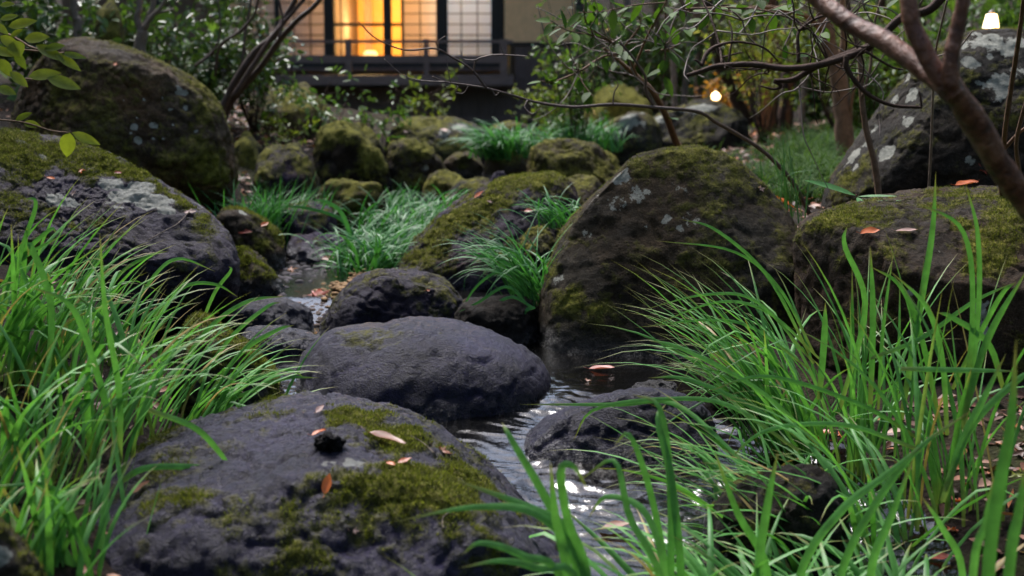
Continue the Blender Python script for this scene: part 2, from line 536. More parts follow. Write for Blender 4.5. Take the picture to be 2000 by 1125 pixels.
def rock(key, outline, d, thick, label, name='boulder', p=3.0, faces=(), level=6, sink=1.25, amp=0.05, rough=1.0,
         tone=GREY, moss=0.0, mossup=0.5, patches=(), bare=(), lichen=(), wet=True, strata=0.0, fuzz=0, cracks=0.5, group=None, cat='boulder', mossdir=(0, 0, 1), deep=0.75, chips=12, damp=0.0):
    """a boulder whose outline is `outline` (photo pixels) at distance d, `thick` metres from its middle to its front and back;
    faces: flat faces (px, py, distance, normal) cut into it"""
    O = np.array(outline, float)
    c = O.mean(0)
    O[:, 1] = np.where(O[:, 1] > c[1], c[1] + (O[:, 1] - c[1]) * sink, O[:, 1])
    if deep and sink > 1.0:
        hgt = O[:, 1].max() - O[:, 1].min()
        low = O[O[:, 1] > O[:, 1].min() + 0.45 * hgt] + np.array([0, deep * hgt])
        O = hull(np.vstack([O, low]))
    # area centroid
    x, y = O[:, 0], O[:, 1]; x2, y2 = np.roll(x, -1), np.roll(y, -1)
    cr = x * y2 - x2 * y; A = cr.sum() / 2
    c = np.array([((x + x2) * cr).sum(), ((y + y2) * cr).sum()]) / (6 * A)
    C = at(c[0], c[1], d)
    D, F, E = ico(level)
    view = C - CAMP; view /= np.linalg.norm(view)
    flat = np.array([view[0], view[1], 0.0]); flat /= np.linalg.norm(flat)
    W = np.array([at(a, b, d) for a, b in O])
    G = np.zeros(len(D))
    q = 18.0
    for k in range(len(W)):
        a, b = W[k], W[(k + 1) % len(W)]
        n = np.cross(b - a, (a + b) / 2 - CAMP); n /= np.linalg.norm(n) + 1e-12
        h = n @ (a - C)
        if h < 0: n, h = -n, -h
        if h < 1e-4: continue
        G += np.maximum(0, D @ n / h) ** q
    g = (G ** (p / q) + np.abs(D @ flat / thick) ** p) ** (1 / p)
    if faces:
        s8 = g ** 8
        for (fx, fy, fd, n) in faces:
            n = np.array(n, float); n /= np.linalg.norm(n)
            h = max(0.02, n @ (at(fx, fy, fd) - C))
            s8 += np.maximum(0, D @ n / h) ** 8
        g = s8 ** (1 / 8)
    r = 1 / g
    r = smooth_vals(r, E, max(2, 2 ** (level - 5) * 2))
    V = C + D * r[:, None]
    size = np.median(r)
    crng = np.random.default_rng(int(hash_f(key) * 1e6))
    for _ in range(chips):           # flat broken faces
        n = crng.normal(size=3) + np.array([0, -0.55, 0.25]); n /= np.linalg.norm(n)
        pr = (V - C) @ n
        cut = pr.max() * crng.uniform(0.86, 0.965)
        ex = np.maximum(0, pr - cut)
        V = V - n * (ex - 0.10 * np.minimum(ex, 0.02))[:, None] * 0.92
    N = vnormals(V, F)
    seed = np.array([hash_f(key) * 50, hash_f(key + 'b') * 50, hash_f(key + 'c') * 50])
    s = V / size
    disp = amp * fbm(s * 1.3 + seed, 3) + amp * 0.38 * rough * fbm(s * 4.2 + seed, 4, 0.55)
    rid = 1 - np.abs(fbm(s * np.array([2.2, 2.2, 3.4]) + seed * 1.7, 3))
    disp -= cracks * amp * 1.1 * sstep(0.86, 1.0, rid)
    crk = 1 - np.abs(fbm(V * np.array([5.5, 5.5, 8.0]) + seed * 2.1, 4, 0.55))
    disp -= 0.009 / size * cracks * sstep(0.93, 1.0, crk) * sstep(-0.2, 0.3, fbm(s * 1.1 + seed + 31, 2))
    if strata:
        lay = s[:, 2] * 9 + 1.3 * fbm(s * 2 + seed, 3)
        disp += strata * (np.abs((lay % 1) - 0.5) - 0.25) * sstep(-0.1, 0.5, fbm(s * 1.5 + seed + 3, 2))
    disp += amp * 0.30 * rough * (0.32 - np.abs(fbm(s * 3.1 + seed * 1.3, 3, 0.5)))
    fine = 0.0052 * fbm(V * 24 + seed, 5, 0.66) * rough - 0.004 * rough * sstep(0.25, 0.75, fbm(V * 34 + seed + 8, 2))
    V = V + N * (disp * size + fine)[:, None]
    for _ in range(2):          # keep the real width and height after rounding
        a, b, _z = proj(V)
        Q = V - C
        up = Q @ UPV
        sx = np.where(Q[:, 0] < 0, (c[0] - O[:, 0].min()) / (c[0] - a.min()), (O[:, 0].max() - c[0]) / (a.max() - c[0]))
        su = np.where(up > 0, (c[1] - O[:, 1].min()) / (c[1] - b.min()), 1.0)
        Q = Q + ((su - 1) * up)[:, None] * UPV
        Q[:, 0] *= sx
        V = C + Q
    N = vnormals(V, F)
    # moss, lichen, wet foot
    md = np.array(mossdir, float); md /= np.linalg.norm(md)
    nz = N @ md
    nf = fbm(V * 4.5 / max(size, 0.25) * 0.35 + seed, 4, 0.6)
    m = (moss + 0.20 if moss > 0 else 0) + mossup * (nz - 0.55) + 0.42 * nf + 0.25 * fbm(V * 16 + seed, 3)
    m = np.where(moss <= 0, np.minimum(m, 0.15), m)
    ppx, ppy, pz = proj(V)
    facing = ((V - CAMP) * N).sum(1) < 0
    def centre(a, b):
        k = (ppx - a) ** 2 + (ppy - b) ** 2 + np.where(facing, 0, 1e7) + (pz - pz.min()) * 30
        return V[np.argmin(k)]
    wob = 1 + 0.55 * fbm(V * 14 + seed + 5, 4, 0.6)
    for (a, b, rp, st) in patches:
        Q = centre(a, b); R = rp * d / FPX
        m = np.maximum(m, m * 0.5 + 0.92 * st * sstep(1.45, 0.15, np.linalg.norm(V - Q, axis=1) / R * wob))
    for (a, b, rp, st) in bare:
        Q = centre(a, b); R = rp * d / FPX
        m = m - st * sstep(1.15, 0.35, np.linalg.norm(V - Q, axis=1) / R * wob)
    li = np.zeros(len(V))
    for (a, b, rp, st) in lichen:
        Q = centre(a, b); R = rp * d / FPX
        li = np.maximum(li, st * sstep(1.25, 0.45, np.linalg.norm(V - Q, axis=1) / R * wob))
    m = np.clip(m - li * 0.9, 0, 1)
    m = smooth_vals(m, E, 1)
    wt = sstep(0.075, 0.015, V[:, 2] - water_z(V[:, 1]) + 0.03 * fbm(V * 7, 2)) * (np.abs(V[:, 0] - stream_x(V[:, 1])) < 1.1) if wet else np.zeros(len(V))
    m = m * (1 - wt)
    wt = np.maximum(wt, damp)
    V = V + N * (0.006 * m * (0.5 + pnoise(V * 60)))[:, None] * min(1, size * 4)
    o = mesh_obj(name, V, F, ROCK)
    attr(o.data, 'moss', m); attr(o.data, 'lichen', li); attr(o.data, 'wet', wt)
    attr_col(o.data, 'tone', np.tile([*tone, 1.0], (len(V), 1)))
    tag(o, label, cat, group)
    ROCKS[key] = (o, V, N, F, m, ppx, ppy, pz, facing)
    if fuzz: moss_fuzz(o, V, N, F, m, facing, fuzz)
    return o

def hash_f(s):
    h = 2166136261
    for ch in s: h = ((h ^ ord(ch)) * 16777619) & 0xffffffff
    return (h % 10007) / 10007.0

def moss_fuzz(o, V, N, F, m, facing, count):
    """short upright shoots where the moss is thick"""
    fm = m[F].mean(1)
    e1, e2 = V[F[:, 1]] - V[F[:, 0]], V[F[:, 2]] - V[F[:, 0]]
    ar = np.linalg.norm(np.cross(e1, e2), axis=1)
    w = ar * sstep(0.42, 0.75, fm) * (facing[F].any(1) * 0.9 + 0.1)
    if w.sum() <= 0: return
    rng = np.random.default_rng(int(hash_f(o['label']) * 1e6))
    k = rng.choice(len(F), count, p=w / w.sum())
    u, v = rng.random(count), rng.random(count)
    sw = u + v > 1; u[sw], v[sw] = 1 - u[sw], 1 - v[sw]
    P = V[F[k, 0]] + e1[k] * u[:, None] + e2[k] * v[:, None]
    n = N[F[k, 0]] + rng.normal(size=(count, 3)) * 0.45 + np.array([0, 0, 0.35])
    n /= np.linalg.norm(n, axis=1)[:, None]
    h = rng.uniform(0.004, 0.011, count)[:, None]
    a = np.cross(n, rng.normal(size=(count, 3))); a /= np.linalg.norm(a, axis=1)[:, None]
    wd = rng.uniform(0.0010, 0.0020, count)[:, None]
    Q = np.stack([P - a * wd - n * 0.002, P + a * wd - n * 0.002, P + n * h], 1).reshape(-1, 3)
    T = np.arange(3 * count).reshape(-1, 3)
    c = mesh_obj('moss', Q, T, MOSS, o, smooth=False)
    rr = np.repeat(rng.random(count), 3)
    attr_col(c.data, 'bl', np.stack([rr * 0, rr, rr * 0, rr * 0 + 1], -1))
    tag(c, 'short olive moss growing on the boulder', kind='stuff')

MOSS = mat_leaf('moss_shoot', (0.045, 0.054, 0.013), (0.20, 0.21, 0.045), rough=0.7, trans=0.3, spec=0.2)

# ---- nearest the camera
rock('front', [(130, 1200), (140, 1060), (175, 980), (255, 890), (400, 812), (500, 782), (640, 764), (725, 782), (860, 826), (935, 876), (1000, 940), (1070, 1000), (1130, 1090), (1120, 1250), (600, 1340), (170, 1300)],
     2.80, 0.62, 'broad flat-topped grey boulder in front with moss and scattered fallen leaves on top', p=4, sink=1.0, level=7, amp=0.022, rough=1.0,
     faces=[(600, 860, 2.8, (0, -0.10, 1)), (905, 900, 2.80, (0.5, -0.15, 0.85)), (270, 930, 2.75, (-0.30, -0.15, 0.94)), (600, 1015, 2.46, (0.05, -1, 0.30))],
     tone=(0.036, 0.028, 0.070), damp=0.55, chips=6, moss=0.06, mossup=0.10, strata=0.022, cracks=0.8,
     patches=[(700, 815, 75, 1), (780, 850, 85, 1), (850, 940, 130, 1), (760, 950, 100, 0.95), (920, 930, 80, 1), (370, 970, 60, .70), (300, 985, 40, .5), (480, 1010, 80, .45), (640, 1010, 70, .40)],
     bare=[(560, 900, 120, 0.5)], lichen=[(690, 905, 26, .62), (640, 905, 18, .55)], fuzz=13000)
rock('corner', [(-140, 1200), (-120, 1050), (-60, 1005), (0, 1005), (45, 1050), (90, 1120), (110, 1230), (-20, 1290)], 2.25, 0.16,
     'mossy grey rock cut off by the lower left corner', name='boulder', p=3, sink=1.0, tone=GREY, moss=0.45, lichen=[(2, 1085, 30, .9)], fuzz=3000)
rock('middle', [(574, 712), (600, 672), (650, 642), (730, 630), (820, 617), (880, 622), (960, 645), (1030, 675), (1078, 712), (1092, 755), (1085, 830), (1000, 880), (850, 900), (720, 890), (610, 850), (578, 780)],
     4.16, 0.47, 'large rounded dark purple-grey boulder in the middle of the stream', p=2.8, level=7, sink=1.25, amp=0.036, rough=0.5, chips=0, deep=1.0, damp=0.5, tone=(0.026, 0.021, 0.062), moss=0.0, cracks=0.35,
     patches=[(750, 655, 60, .5), (690, 650, 50, .45)])
rock('wetright', [(1012, 862), (1040, 832), (1100, 800), (1200, 764), (1290, 756), (1370, 790), (1425, 850), (1430, 950), (1350, 1030), (1230, 1040), (1110, 1020), (1030, 950)],
     3.60, 0.30, 'smooth dark wet boulder beside the white ripples, under the right-hand grass', p=3.2, level=7, faces=[(1200, 850, 3.42, (-0.05, -1, 0.45))], amp=0.03, rough=0.5, chips=4, damp=0.6, tone=(0.026, 0.021, 0.062), moss=0.0)
rock('smallwet', [(1222, 770), (1250, 744), (1292, 740), (1325, 756), (1330, 785), (1270, 800), (1230, 790)], 3.95, 0.10,
     'small dark stone peeping out behind the wet boulder', name='stone', cat='stone', p=2.6, tone=DARK)
rock('rightbig', [(1042, 700), (1036, 640), (1050, 560), (1072, 495), (1100, 420), (1135, 365), (1200, 312), (1280, 287), (1370, 283), (1430, 308), (1490, 352), (1545, 415), (1580, 480), (1585, 580), (1560, 650), (1480, 740), (1380, 765), (1280, 745), (1180, 725), (1090, 715)],
     4.85, 0.60, 'tallest dark boulder right of the stream with a mossy crown and pale lichen spots', p=3.4, level=7, sink=1.02, deep=0.35, amp=0.030, rough=0.55, chips=10,
     faces=[(1250, 480, 4.52, (-0.15, -1, 0.40))],
     tone=(0.054, 0.044, 0.030), moss=0.20, mossup=0.28, patches=[(1350, 305, 95, .5), (1115, 598, 42, .95), (1160, 605, 25, .8), (1230, 330, 70, .5), (1075, 540, 40, .6), (1180, 620, 60, .4), (1110, 470, 40, .4)],
     lichen=[(1213, 345, 25, 0.70), (1165, 385, 22, 0.53), (1250, 375, 24, 0.53), (1305, 425, 16, 0.66), (1145, 455, 12, 0.53), (1200, 400, 24, 0.44), (1330, 370, 24, 0.40), (1350, 430, 20, 0.44), (1090, 545, 17, 0.53), (1330, 445, 16, 0.44), (1260, 445, 11, 0.44)], cracks=0.25, fuzz=3000)
rock('right', [(1552, 620), (1548, 520), (1558, 450), (1610, 420), (1700, 406), (1800, 380), (1900, 362), (2000, 368), (2100, 395), (2190, 470), (2210, 650), (2100, 800), (1900, 830), (1700, 800), (1580, 740)],
     4.15, 0.50, 'wide brown boulder with a flat top and orange leaf lying on it, right edge', p=4, level=7, sink=1.0, amp=0.028, rough=0.75, chips=6,
     faces=[(1770, 450, 4.02, (0, -0.17, 1)), (1760, 520, 3.80, (-0.05, -1, 0.32)), (1600, 520, 3.95, (-0.8, -0.75, 0.2))],
     tone=(0.056, 0.040, 0.027), moss=0.10, mossup=0.30, patches=[(1640, 425, 60, .85), (1700, 420, 50, .6), (1930, 490, 60, .9), (1900, 520, 45, .7), (1960, 440, 80, .75), (1980, 400, 60, .9), (1760, 480, 40, .4)],
     lichen=[(1910, 600, 18, .7), (1918, 645, 16, .7), (1780, 570, 6, .8), (1835, 490, 7, .7)], strata=0.015, fuzz=7000)
rock('lichen', [(1602, 425), (1600, 390), (1640, 320), (1690, 258), (1728, 172), (1800, 110), (1868, 62), (1960, 54), (2060, 60), (2160, 130), (2230, 300), (2200, 460), (1900, 480), (1700, 460)],
     5.6, 0.55, 'tall sloping boulder with white lichen blotches behind the crooked trunk', p=3, level=7, sink=1.0, amp=0.026, rough=0.6, chips=5,
     faces=[(1800, 280, 5.2, (-0.35, -0.85, 0.45))],
     tone=(0.032, 0.028, 0.023), moss=0.12, mossup=0.35, patches=[(1770, 270, 50, .5), (1640, 390, 50, .4), (1900, 70, 40, .5)],
     lichen=[(1672, 300, 24, 0.77), (1690, 278, 17, 0.72), (1710, 250, 16, 0.63), (1727, 300, 20, 0.85), (1670, 330, 12, 0.81), (1775, 235, 17, 0.77), (1780, 188, 19, 0.77), (1750, 195, 14, 0.63), (1775, 150, 11, 0.72), (1890, 118, 20, 0.77), (1930, 78, 40, 0.68), (1970, 98, 27, 0.77), (1950, 165, 32, 0.77), (1900, 85, 24, 0.63), (1990, 80, 24, 0.72), (1985, 140, 24, 0.54), (1895, 312, 11, 0.63), (1935, 112, 9, 0.72)], fuzz=3000)
rock('undergrass', [(1350, 1060), (1385, 985), (1450, 935), (1540, 905), (1620, 920), (1665, 1000), (1640, 1080)], 2.95, 0.18,
     'low dark rock half hidden under the grass at lower right', p=2.8, tone=DARK, moss=0.12, mossup=0.2)
rock('brownfoot', [(1362, 760), (1372, 710), (1410, 678), (1460, 668), (1510, 690), (1520, 770), (1470, 810), (1400, 805)], 3.95, 0.15,
     'rough brown rock at the foot of the arching grass', p=3, tone=(0.062, 0.050, 0.040), moss=0.12, wet=False)
rock('leftslope', [(-150, 560), (-140, 290), (-60, 252), (20, 252), (100, 268), (200, 298), (280, 338), (360, 380), (412, 412), (455, 458), (470, 505), (468, 570), (450, 625), (380, 660), (240, 650), (60, 650)],
     4.80, 0.62, 'sloping boulder at left with moss along its ridge and a big white lichen patch', p=4, level=7, sink=1.0, amp=0.028, rough=0.9,
     faces=[(230, 385, 4.85, (0.16, -0.44, 0.88)), (380, 520, 4.62, (0.12, -1, -0.10)), (120, 520, 4.5, (-0.05, -1, 0.12))],
     tone=(0.056, 0.045, 0.072), damp=0.25, moss=0.05, mossup=0.10, strata=0.02, cracks=0.9,
     patches=[(30, 285, 90, .9), (110, 300, 70, .8), (60, 320, 60, .8), (190, 315, 60, .8), (250, 340, 55, .95), (300, 365, 45, .95), (350, 395, 40, .9), (180, 345, 45, .55), (230, 335, 40, .8), (400, 425, 30, .7), (10, 310, 40, .9), (40, 345, 40, .45), (15, 390, 40, .5), (400, 450, 50, .45)],
     lichen=[(265, 375, 41, 1.15), (300, 395, 33, 1.09), (220, 360, 31, 0.98), (235, 385, 29, 0.92), (320, 408, 21, 0.92), (105, 388, 25, 0.92), (140, 395, 17, 0.86), (40, 275, 13, 0.92), (85, 305, 15, 0.80), (225, 298, 13, 1.03), (155, 440, 13, 0.57), (395, 400, 25, 0.86), (290, 365, 24, 0.80), (430, 445, 15, 0.69)], fuzz=16000)
rock('leftbig', [(10, 330), (15, 220), (50, 130), (105, 76), (190, 72), (290, 104), (380, 150), (428, 200), (450, 260), (466, 312), (462, 365), (440, 400), (330, 440), (150, 440), (40, 420)],
     6.8, 0.6, 'huge rounded brown boulder upper left, speckled with pale lichen dots', p=3, level=7, sink=1.0, amp=0.035, rough=1.1, tone=(0.095, 0.068, 0.043), moss=0.22, mossup=0.22,
     patches=[(410, 320, 60, .7), (390, 220, 45, .55), (200, 240, 90, .45), (440, 230, 30, .6), (300, 95, 60, .6), (430, 350, 40, .55)],
     lichen=[(262, 247, 10, 1.09), (268, 276, 12, 1.09), (380, 150, 7, 1.09), (348, 182, 6, 1.03), (362, 180, 6, 1.03), (318, 192, 4, 1.03), (332, 212, 5, 1.03), (366, 211, 5, 0.92), (296, 245, 5, 0.92), (340, 243, 5, 1.03), (267, 231, 4, 0.92), (295, 271, 4, 0.92), (381, 256, 4, 0.80), (256, 262, 4, 1.03), (320, 271, 4, 0.92), (80, 181, 4, 0.80), (355, 130, 4, 0.92), (240, 195, 4, 0.92), (281, 194, 4, 0.92)], wet=False, fuzz=2000)
rock('leftfront', [(325, 720), (335, 650), (378, 612), (430, 636), (500, 680), (548, 738), (562, 775), (520, 820), (420, 840), (335, 800)], 3.72, 0.24,
     'moss-backed rock leaning out of the left-hand grass', p=3, tone=GREY, moss=0.30, mossup=0.4, patches=[(480, 680, 60, .8), (530, 740, 40, .8), (380, 625, 40, .8)], fuzz=5000, level=7)
rock('mosspad', [(418, 440), (430, 404), (470, 403), (520, 428), (556, 458), (563, 500), (545, 520), (480, 500), (435, 470)], 6.0, 0.22,
     'moss-covered rock with a red leaf on it, above the small pool', p=3, tone=BROWN, moss=0.42, mossup=0.3, fuzz=3000, lichen=[(474, 415, 10, .9)], bare=[(450, 420, 30, .6)])
rock('mosscone', [(432, 590), (446, 492), (490, 482), (530, 518), (566, 560), (575, 590), (500, 605)], 5.4, 0.22,
     'pointed mossy rock next to the sloping left boulder', p=2.8, tone=GREY, moss=0.46, mossup=0.2, fuzz=4000)
rock('slab', [(556, 505), (562, 462), (615, 452), (665, 460), (686, 488), (690, 515), (620, 520)], 6.2, 0.2,
     'low flat grey slab at the head of the small pool', p=3.5, tone=PURPLE, moss=0.08, mossup=0.15, faces=[(620, 462, 6.2, (0, -0.15, 1))], lichen=[(600, 472, 6, .7)])
rock('behindmiddle', [(608, 655), (640, 600), (690, 550), (738, 528), (800, 523), (850, 534), (890, 560), (935, 625), (920, 660), (800, 680), (660, 680)], 4.85, 0.32,
     'rounded grey boulder just behind the middle one, tan gravel at its side', p=2.8, level=7, tone=(0.037, 0.029, 0.052), rough=0.6, chips=6, damp=0.2, moss=0.10, mossup=0.15, patches=[(870, 545, 40, .6), (740, 530, 30, .5)])
rock('flatwet', [(425, 628), (450, 596), (500, 580), (560, 584), (605, 603), (620, 640), (580, 660), (480, 655)], 4.95, 0.2,
     'flat dark rock left of the channel, beyond the blue one', p=3, tone=(0.032, 0.027, 0.046), moss=0.0, damp=0.5, wet=False)
rock('bluewet', [(450, 690), (462, 645), (530, 634), (590, 645), (632, 662), (610, 695), (530, 710)], 4.55, 0.14,
     'smooth wet bluish rock at the left lip of the water', p=3, tone=(0.036, 0.031, 0.054), damp=0.8, moss=0.0)
rock('mossslope', [(735, 535), (800, 470), (868, 402), (930, 360), (1000, 338), (1070, 334), (1112, 350), (1140, 410), (1120, 480), (1060, 535), (950, 560), (850, 560)], 5.72, 0.42,
     'long sloping boulder blanketed in patchy moss behind the stream grass', p=3.2, level=7, amp=0.035, tone=(0.056, 0.045, 0.068), moss=0.26, mossup=0.25,
     faces=[(950, 430, 5.52, (-0.30, -0.62, 0.72))], patches=[(900, 420, 70, .85), (1000, 350, 60, .8), (850, 480, 60, .7), (960, 400, 50, .7), (1060, 350, 50, .8), (860, 550, 40, .7)], bare=[(1000, 430, 50, .5), (920, 480, 45, .4), (1060, 420, 40, .5)], fuzz=9000)
rock('mossnub', [(1004, 500), (1025, 455), (1065, 438), (1095, 470), (1090, 520), (1040, 530)], 5.45, 0.15, 'small mossy rock behind the drooping grass beside the tall boulder', p=2.8, tone=GREY, moss=0.4)
rock('darkfoot', [(868, 650), (895, 592), (960, 575), (1040, 580), (1075, 640), (1040, 690), (920, 685)], 4.72, 0.2,
     'dark shaded rock below the drooping grass, left of the tall boulder', p=3, tone=DARK, moss=0.0, patches=[(900, 580, 20, .4)])
# ---- up the stream
rock('mossl1', [(440, 350), (446, 259), (488, 256), (518, 298), (525, 350), (479, 370)], 7.9, 0.2, 'bright mossy rock touching the huge brown boulder', p=4.2, deep=1.1, chips=22, amp=0.075, level=5, tone=GREY, moss=0.56, mossup=0.35, wet=False)
rock('mossl2', [(489, 360), (507, 281), (559, 279), (611, 317), (635, 368), (617, 410), (524, 415)], 7.4, 0.25, 'mossy rock behind the dark grass clump at left', p=4.2, deep=1.1, chips=22, amp=0.075, level=6, tone=PURPLE, moss=0.38, mossup=0.35, wet=False, bare=[(570, 350, 30, .5)])
rock('mossb1', [(598, 340), (613, 257), (671, 236), (735, 242), (765, 277), (774, 335), (749, 365), (654, 375)], 8.0, 0.3, 'big moss-capped rock below the veranda with a dark bare face', p=4.2, deep=1.1, chips=22, level=6, amp=0.08, tone=DARK, moss=0.42, mossup=0.35, patches=[(735, 290, 40, .9), (660, 255, 40, .8)], bare=[(670, 310, 32, .7)])
rock('mossb2', [(749, 350), (760, 288), (807, 269), (853, 292), (878, 332), (861, 360), (786, 365)], 8.2, 0.22, 'round moss-topped rock right of the big mossy one', p=4.2, deep=1.1, chips=22, amp=0.075, level=6, tone=GREY, moss=0.42, mossup=0.35, lichen=[(830, 325, 10, .6)], patches=[(820, 285, 30, .9)])
rock('greyback', [(726, 320), (749, 246), (813, 227), (894, 230), (958, 255), (975, 300), (952, 350), (836, 350)], 9.4, 0.4, 'wide grey rock against the veranda base with a whitish end', p=4.2, deep=1.1, chips=22, amp=0.07, level=6, tone=PURPLE, moss=0.30, mossup=0.35, lichen=[(900, 248, 24, .7), (870, 258, 12, .9)], patches=[(880, 300, 60, .6), (840, 240, 40, .6)])
rock('mossr1', [(1016, 350), (1030, 286), (1080, 270), (1155, 280), (1208, 306), (1230, 345), (1155, 370), (1051, 370)], 7.9, 0.32, 'low brown mossy boulder left of the tall dark one', p=4.2, deep=1.1, chips=22, amp=0.075, level=6, tone=BROWN, moss=0.48, mossup=0.35, wet=False)
rock('mosslow', [(613, 400), (627, 360), (689, 349), (750, 360), (761, 395), (701, 420)], 7.0, 0.2, 'low wide mossy rock between two grass clumps', p=4.2, deep=1.1, chips=22, amp=0.075, level=5, tone=BROWN, moss=0.46, mossup=0.35, wet=False)
rock('mosslow2', [(818, 375), (840, 337), (875, 331), (910, 350), (922, 385), (858, 395)], 7.7, 0.18, 'small mossy rock by the upper pool', p=4.2, deep=1.1, chips=22, amp=0.075, level=5, tone=BROWN, moss=0.52, mossup=0.35)
rock('greylow', [(855, 400), (878, 360), (942, 346), (977, 360), (983, 400), (907, 415)], 7.2, 0.2, 'low grey rock above the moss-blanketed slope', p=4.2, deep=1.1, chips=22, amp=0.075, level=5, tone=GREY, moss=0.17)
rock('pebble1', [(955, 352), (964, 336), (985, 334), (994, 347), (986, 358), (966, 359)], 7.75, 0.05, 'small round grey stone beside the dark upper pool', name='stone', cat='stone', p=2.4, level=4, tone=PURPLE, wet=False)
rock('white1', [(1144, 300), (1159, 261), (1196, 232), (1243, 217), (1283, 234), (1301, 300), (1219, 320)], 10.0, 0.3, 'pale lichened rock below the little garden lamp, left one', p=4.2, deep=1.1, chips=22, amp=0.075, level=5, tone=GREY, moss=0.36, mossup=0.35, lichen=[(1235, 238, 26, .8), (1200, 262, 20, .6)], wet=False)
rock('white2', [(1232, 300), (1241, 245), (1296, 211), (1371, 192), (1435, 199), (1473, 230), (1476, 290), (1348, 315)], 10.4, 0.4, 'dark hollow rock with white top under the glowing round lamp', p=4.2, deep=1.1, chips=22, amp=0.075, level=6, tone=DARK, moss=0.20, lichen=[(1375, 206, 24, .9), (1345, 210, 20, .8), (1290, 232, 20, .7), (1270, 250, 20, .6)], wet=False)
rock('pack1', [(535, 440), (553, 399), (605, 391), (651, 406), (663, 440), (599, 452)], 6.55, 0.2, 'flat grey rock under the trailing tips of the left stream grass', p=4.2, deep=1.1, chips=22, amp=0.07, level=5, tone=PURPLE, moss=0.12, mossup=0.35, wet=False)
rock('pack4', [(1070, 420), (1083, 362), (1124, 340), (1170, 348), (1188, 400), (1130, 430)], 6.5, 0.25, 'mossy rock tucked behind the left shoulder of the tall boulder', p=4.2, deep=1.1, chips=22, amp=0.07, level=5, tone=BROWN, moss=0.28, mossup=0.35, wet=False)
rock('pack6', [(920, 300), (938, 252), (984, 236), (1036, 247), (1054, 295), (984, 312)], 10.0, 0.3, 'grey rock behind the round grass clump at the upper pool', p=4.2, deep=1.1, chips=22, amp=0.08, level=5, tone=PURPLE, moss=0.25, wet=False)
rock('pack7', [(847, 350), (862, 310), (905, 296), (945, 316), (955, 350), (899, 362)], 8.7, 0.2, 'half-sunk mossy stone at the left rim of the dark upper pool', p=4.2, deep=1.1, chips=22, amp=0.08, level=5, tone=BROWN, moss=0.23, mossup=0.35)
rock('pack9', [(935, 350), (950, 302), (990, 284), (1035, 296), (1052, 350), (990, 362)], 8.5, 0.2, 'mossy rock carrying the round grass clump beside the upper pool', p=4.2, deep=1.1, chips=16, amp=0.075, level=5, tone=BROWN, moss=0.28, mossup=0.35)
rock('mosst', [(180, 90), (183, 28), (203, -4), (230, 11), (244, 60), (238, 95)], 9.0, 0.25, 'mossy stone standing between two thin trunks, top left', p=4.2, deep=1.1, chips=22, amp=0.075, level=5, tone=DARK, moss=0.56, mossup=0.35, wet=False, sink=1.5)
rock('mound', [(1129, 240), (1146, 187), (1187, 165), (1245, 168), (1270, 198), (1279, 245), (1198, 260)], 13.0, 0.5, 'yellow-green mossy mound lit by the garden lamp', p=4.2, deep=1.1, chips=22, amp=0.075, level=5, tone=BROWN, moss=1.09, mossup=0.2, wet=False)
rock('bankl', [(454, 300), (477, 206), (541, 160), (605, 182), (657, 239), (674, 300), (558, 330)], 9.2, 0.45, 'mossy bank rock under the bushes left of the veranda', p=4.2, deep=1.1, chips=22, amp=0.075, level=5, tone=BROWN, moss=0.44, mossup=0.35, wet=False)
# ================================================================== the house
WOOD = mat_simple('dark_wood', (0.095, 0.062, 0.054), 0.55, 0.45, 9, 0.35, 30, stretch=(6, 6, 0.6))
WOODR = mat_simple('rail_wood', (0.16, 0.105, 0.09), 0.5, 0.4, 9, 0.3, 30, stretch=(0.6, 6, 6))
BLACKW = mat_simple('black_frame', (0.008, 0.007, 0.007), 0.5, 0.3, 20)
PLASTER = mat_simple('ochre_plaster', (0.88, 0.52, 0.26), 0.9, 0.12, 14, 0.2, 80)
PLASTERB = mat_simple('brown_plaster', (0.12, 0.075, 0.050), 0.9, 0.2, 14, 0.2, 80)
ROOMW = mat_simple('room_wall', (0.78, 0.46, 0.13), 0.85, 0.06, 8)
ROOMF = mat_simple('tatami', (0.48, 0.34, 0.14), 0.8, 0.15, 30, stretch=(1, 12, 1))
TILE = mat_simple('roof_tile', (0.05, 0.052, 0.055), 0.5, 0.3, 8)

def mat_paper(name, col, tr):
    t = NT(name)
    t.N.remove(t.P)
    a = t.node('ShaderNodeBsdfDiffuse'); a.inputs[0].default_value = (*col, 1)
    b = t.node('ShaderNodeBsdfTranslucent'); b.inputs[0].default_value = (*tr, 1)
    mx = t.node('ShaderNodeMixShader'); mx.inputs[0].default_value = 0.45
    t.L.new(a.outputs[0], mx.inputs[1]); t.L.new(b.outputs[0], mx.inputs[2])
    t.L.new(mx.outputs[0], t.N['Material Output'].inputs['Surface'])
    return t.m
PAPER = mat_paper('shoji_paper', (0.74, 0.70, 0.70), (0.80, 0.72, 0.60))
PAPERC = mat_paper('curtained_paper', (0.80, 0.83, 0.88), (0.56, 0.60, 0.64))

def mat_glass():
    t = NT('window_glass'); t.N.remove(t.P)
    fr = t.node('ShaderNodeFresnel'); fr.inputs[0].default_value = 1.45
    gl = t.node('ShaderNodeBsdfGlossy'); gl.inputs['Roughness'].default_value = 0.02
    tp = t.node('ShaderNodeBsdfTransparent'); tp.inputs[0].default_value = (0.93, 0.94, 0.93, 1)
    mx = t.node('ShaderNodeMixShader')
    t.L.new(fr.outputs[0], mx.inputs[0]); t.L.new(tp.outputs[0], mx.inputs[1]); t.L.new(gl.outputs[0], mx.inputs[2])
    t.L.new(mx.outputs[0], t.N['Material Output'].inputs['Surface'])
    return t.m
GLASS = mat_glass()

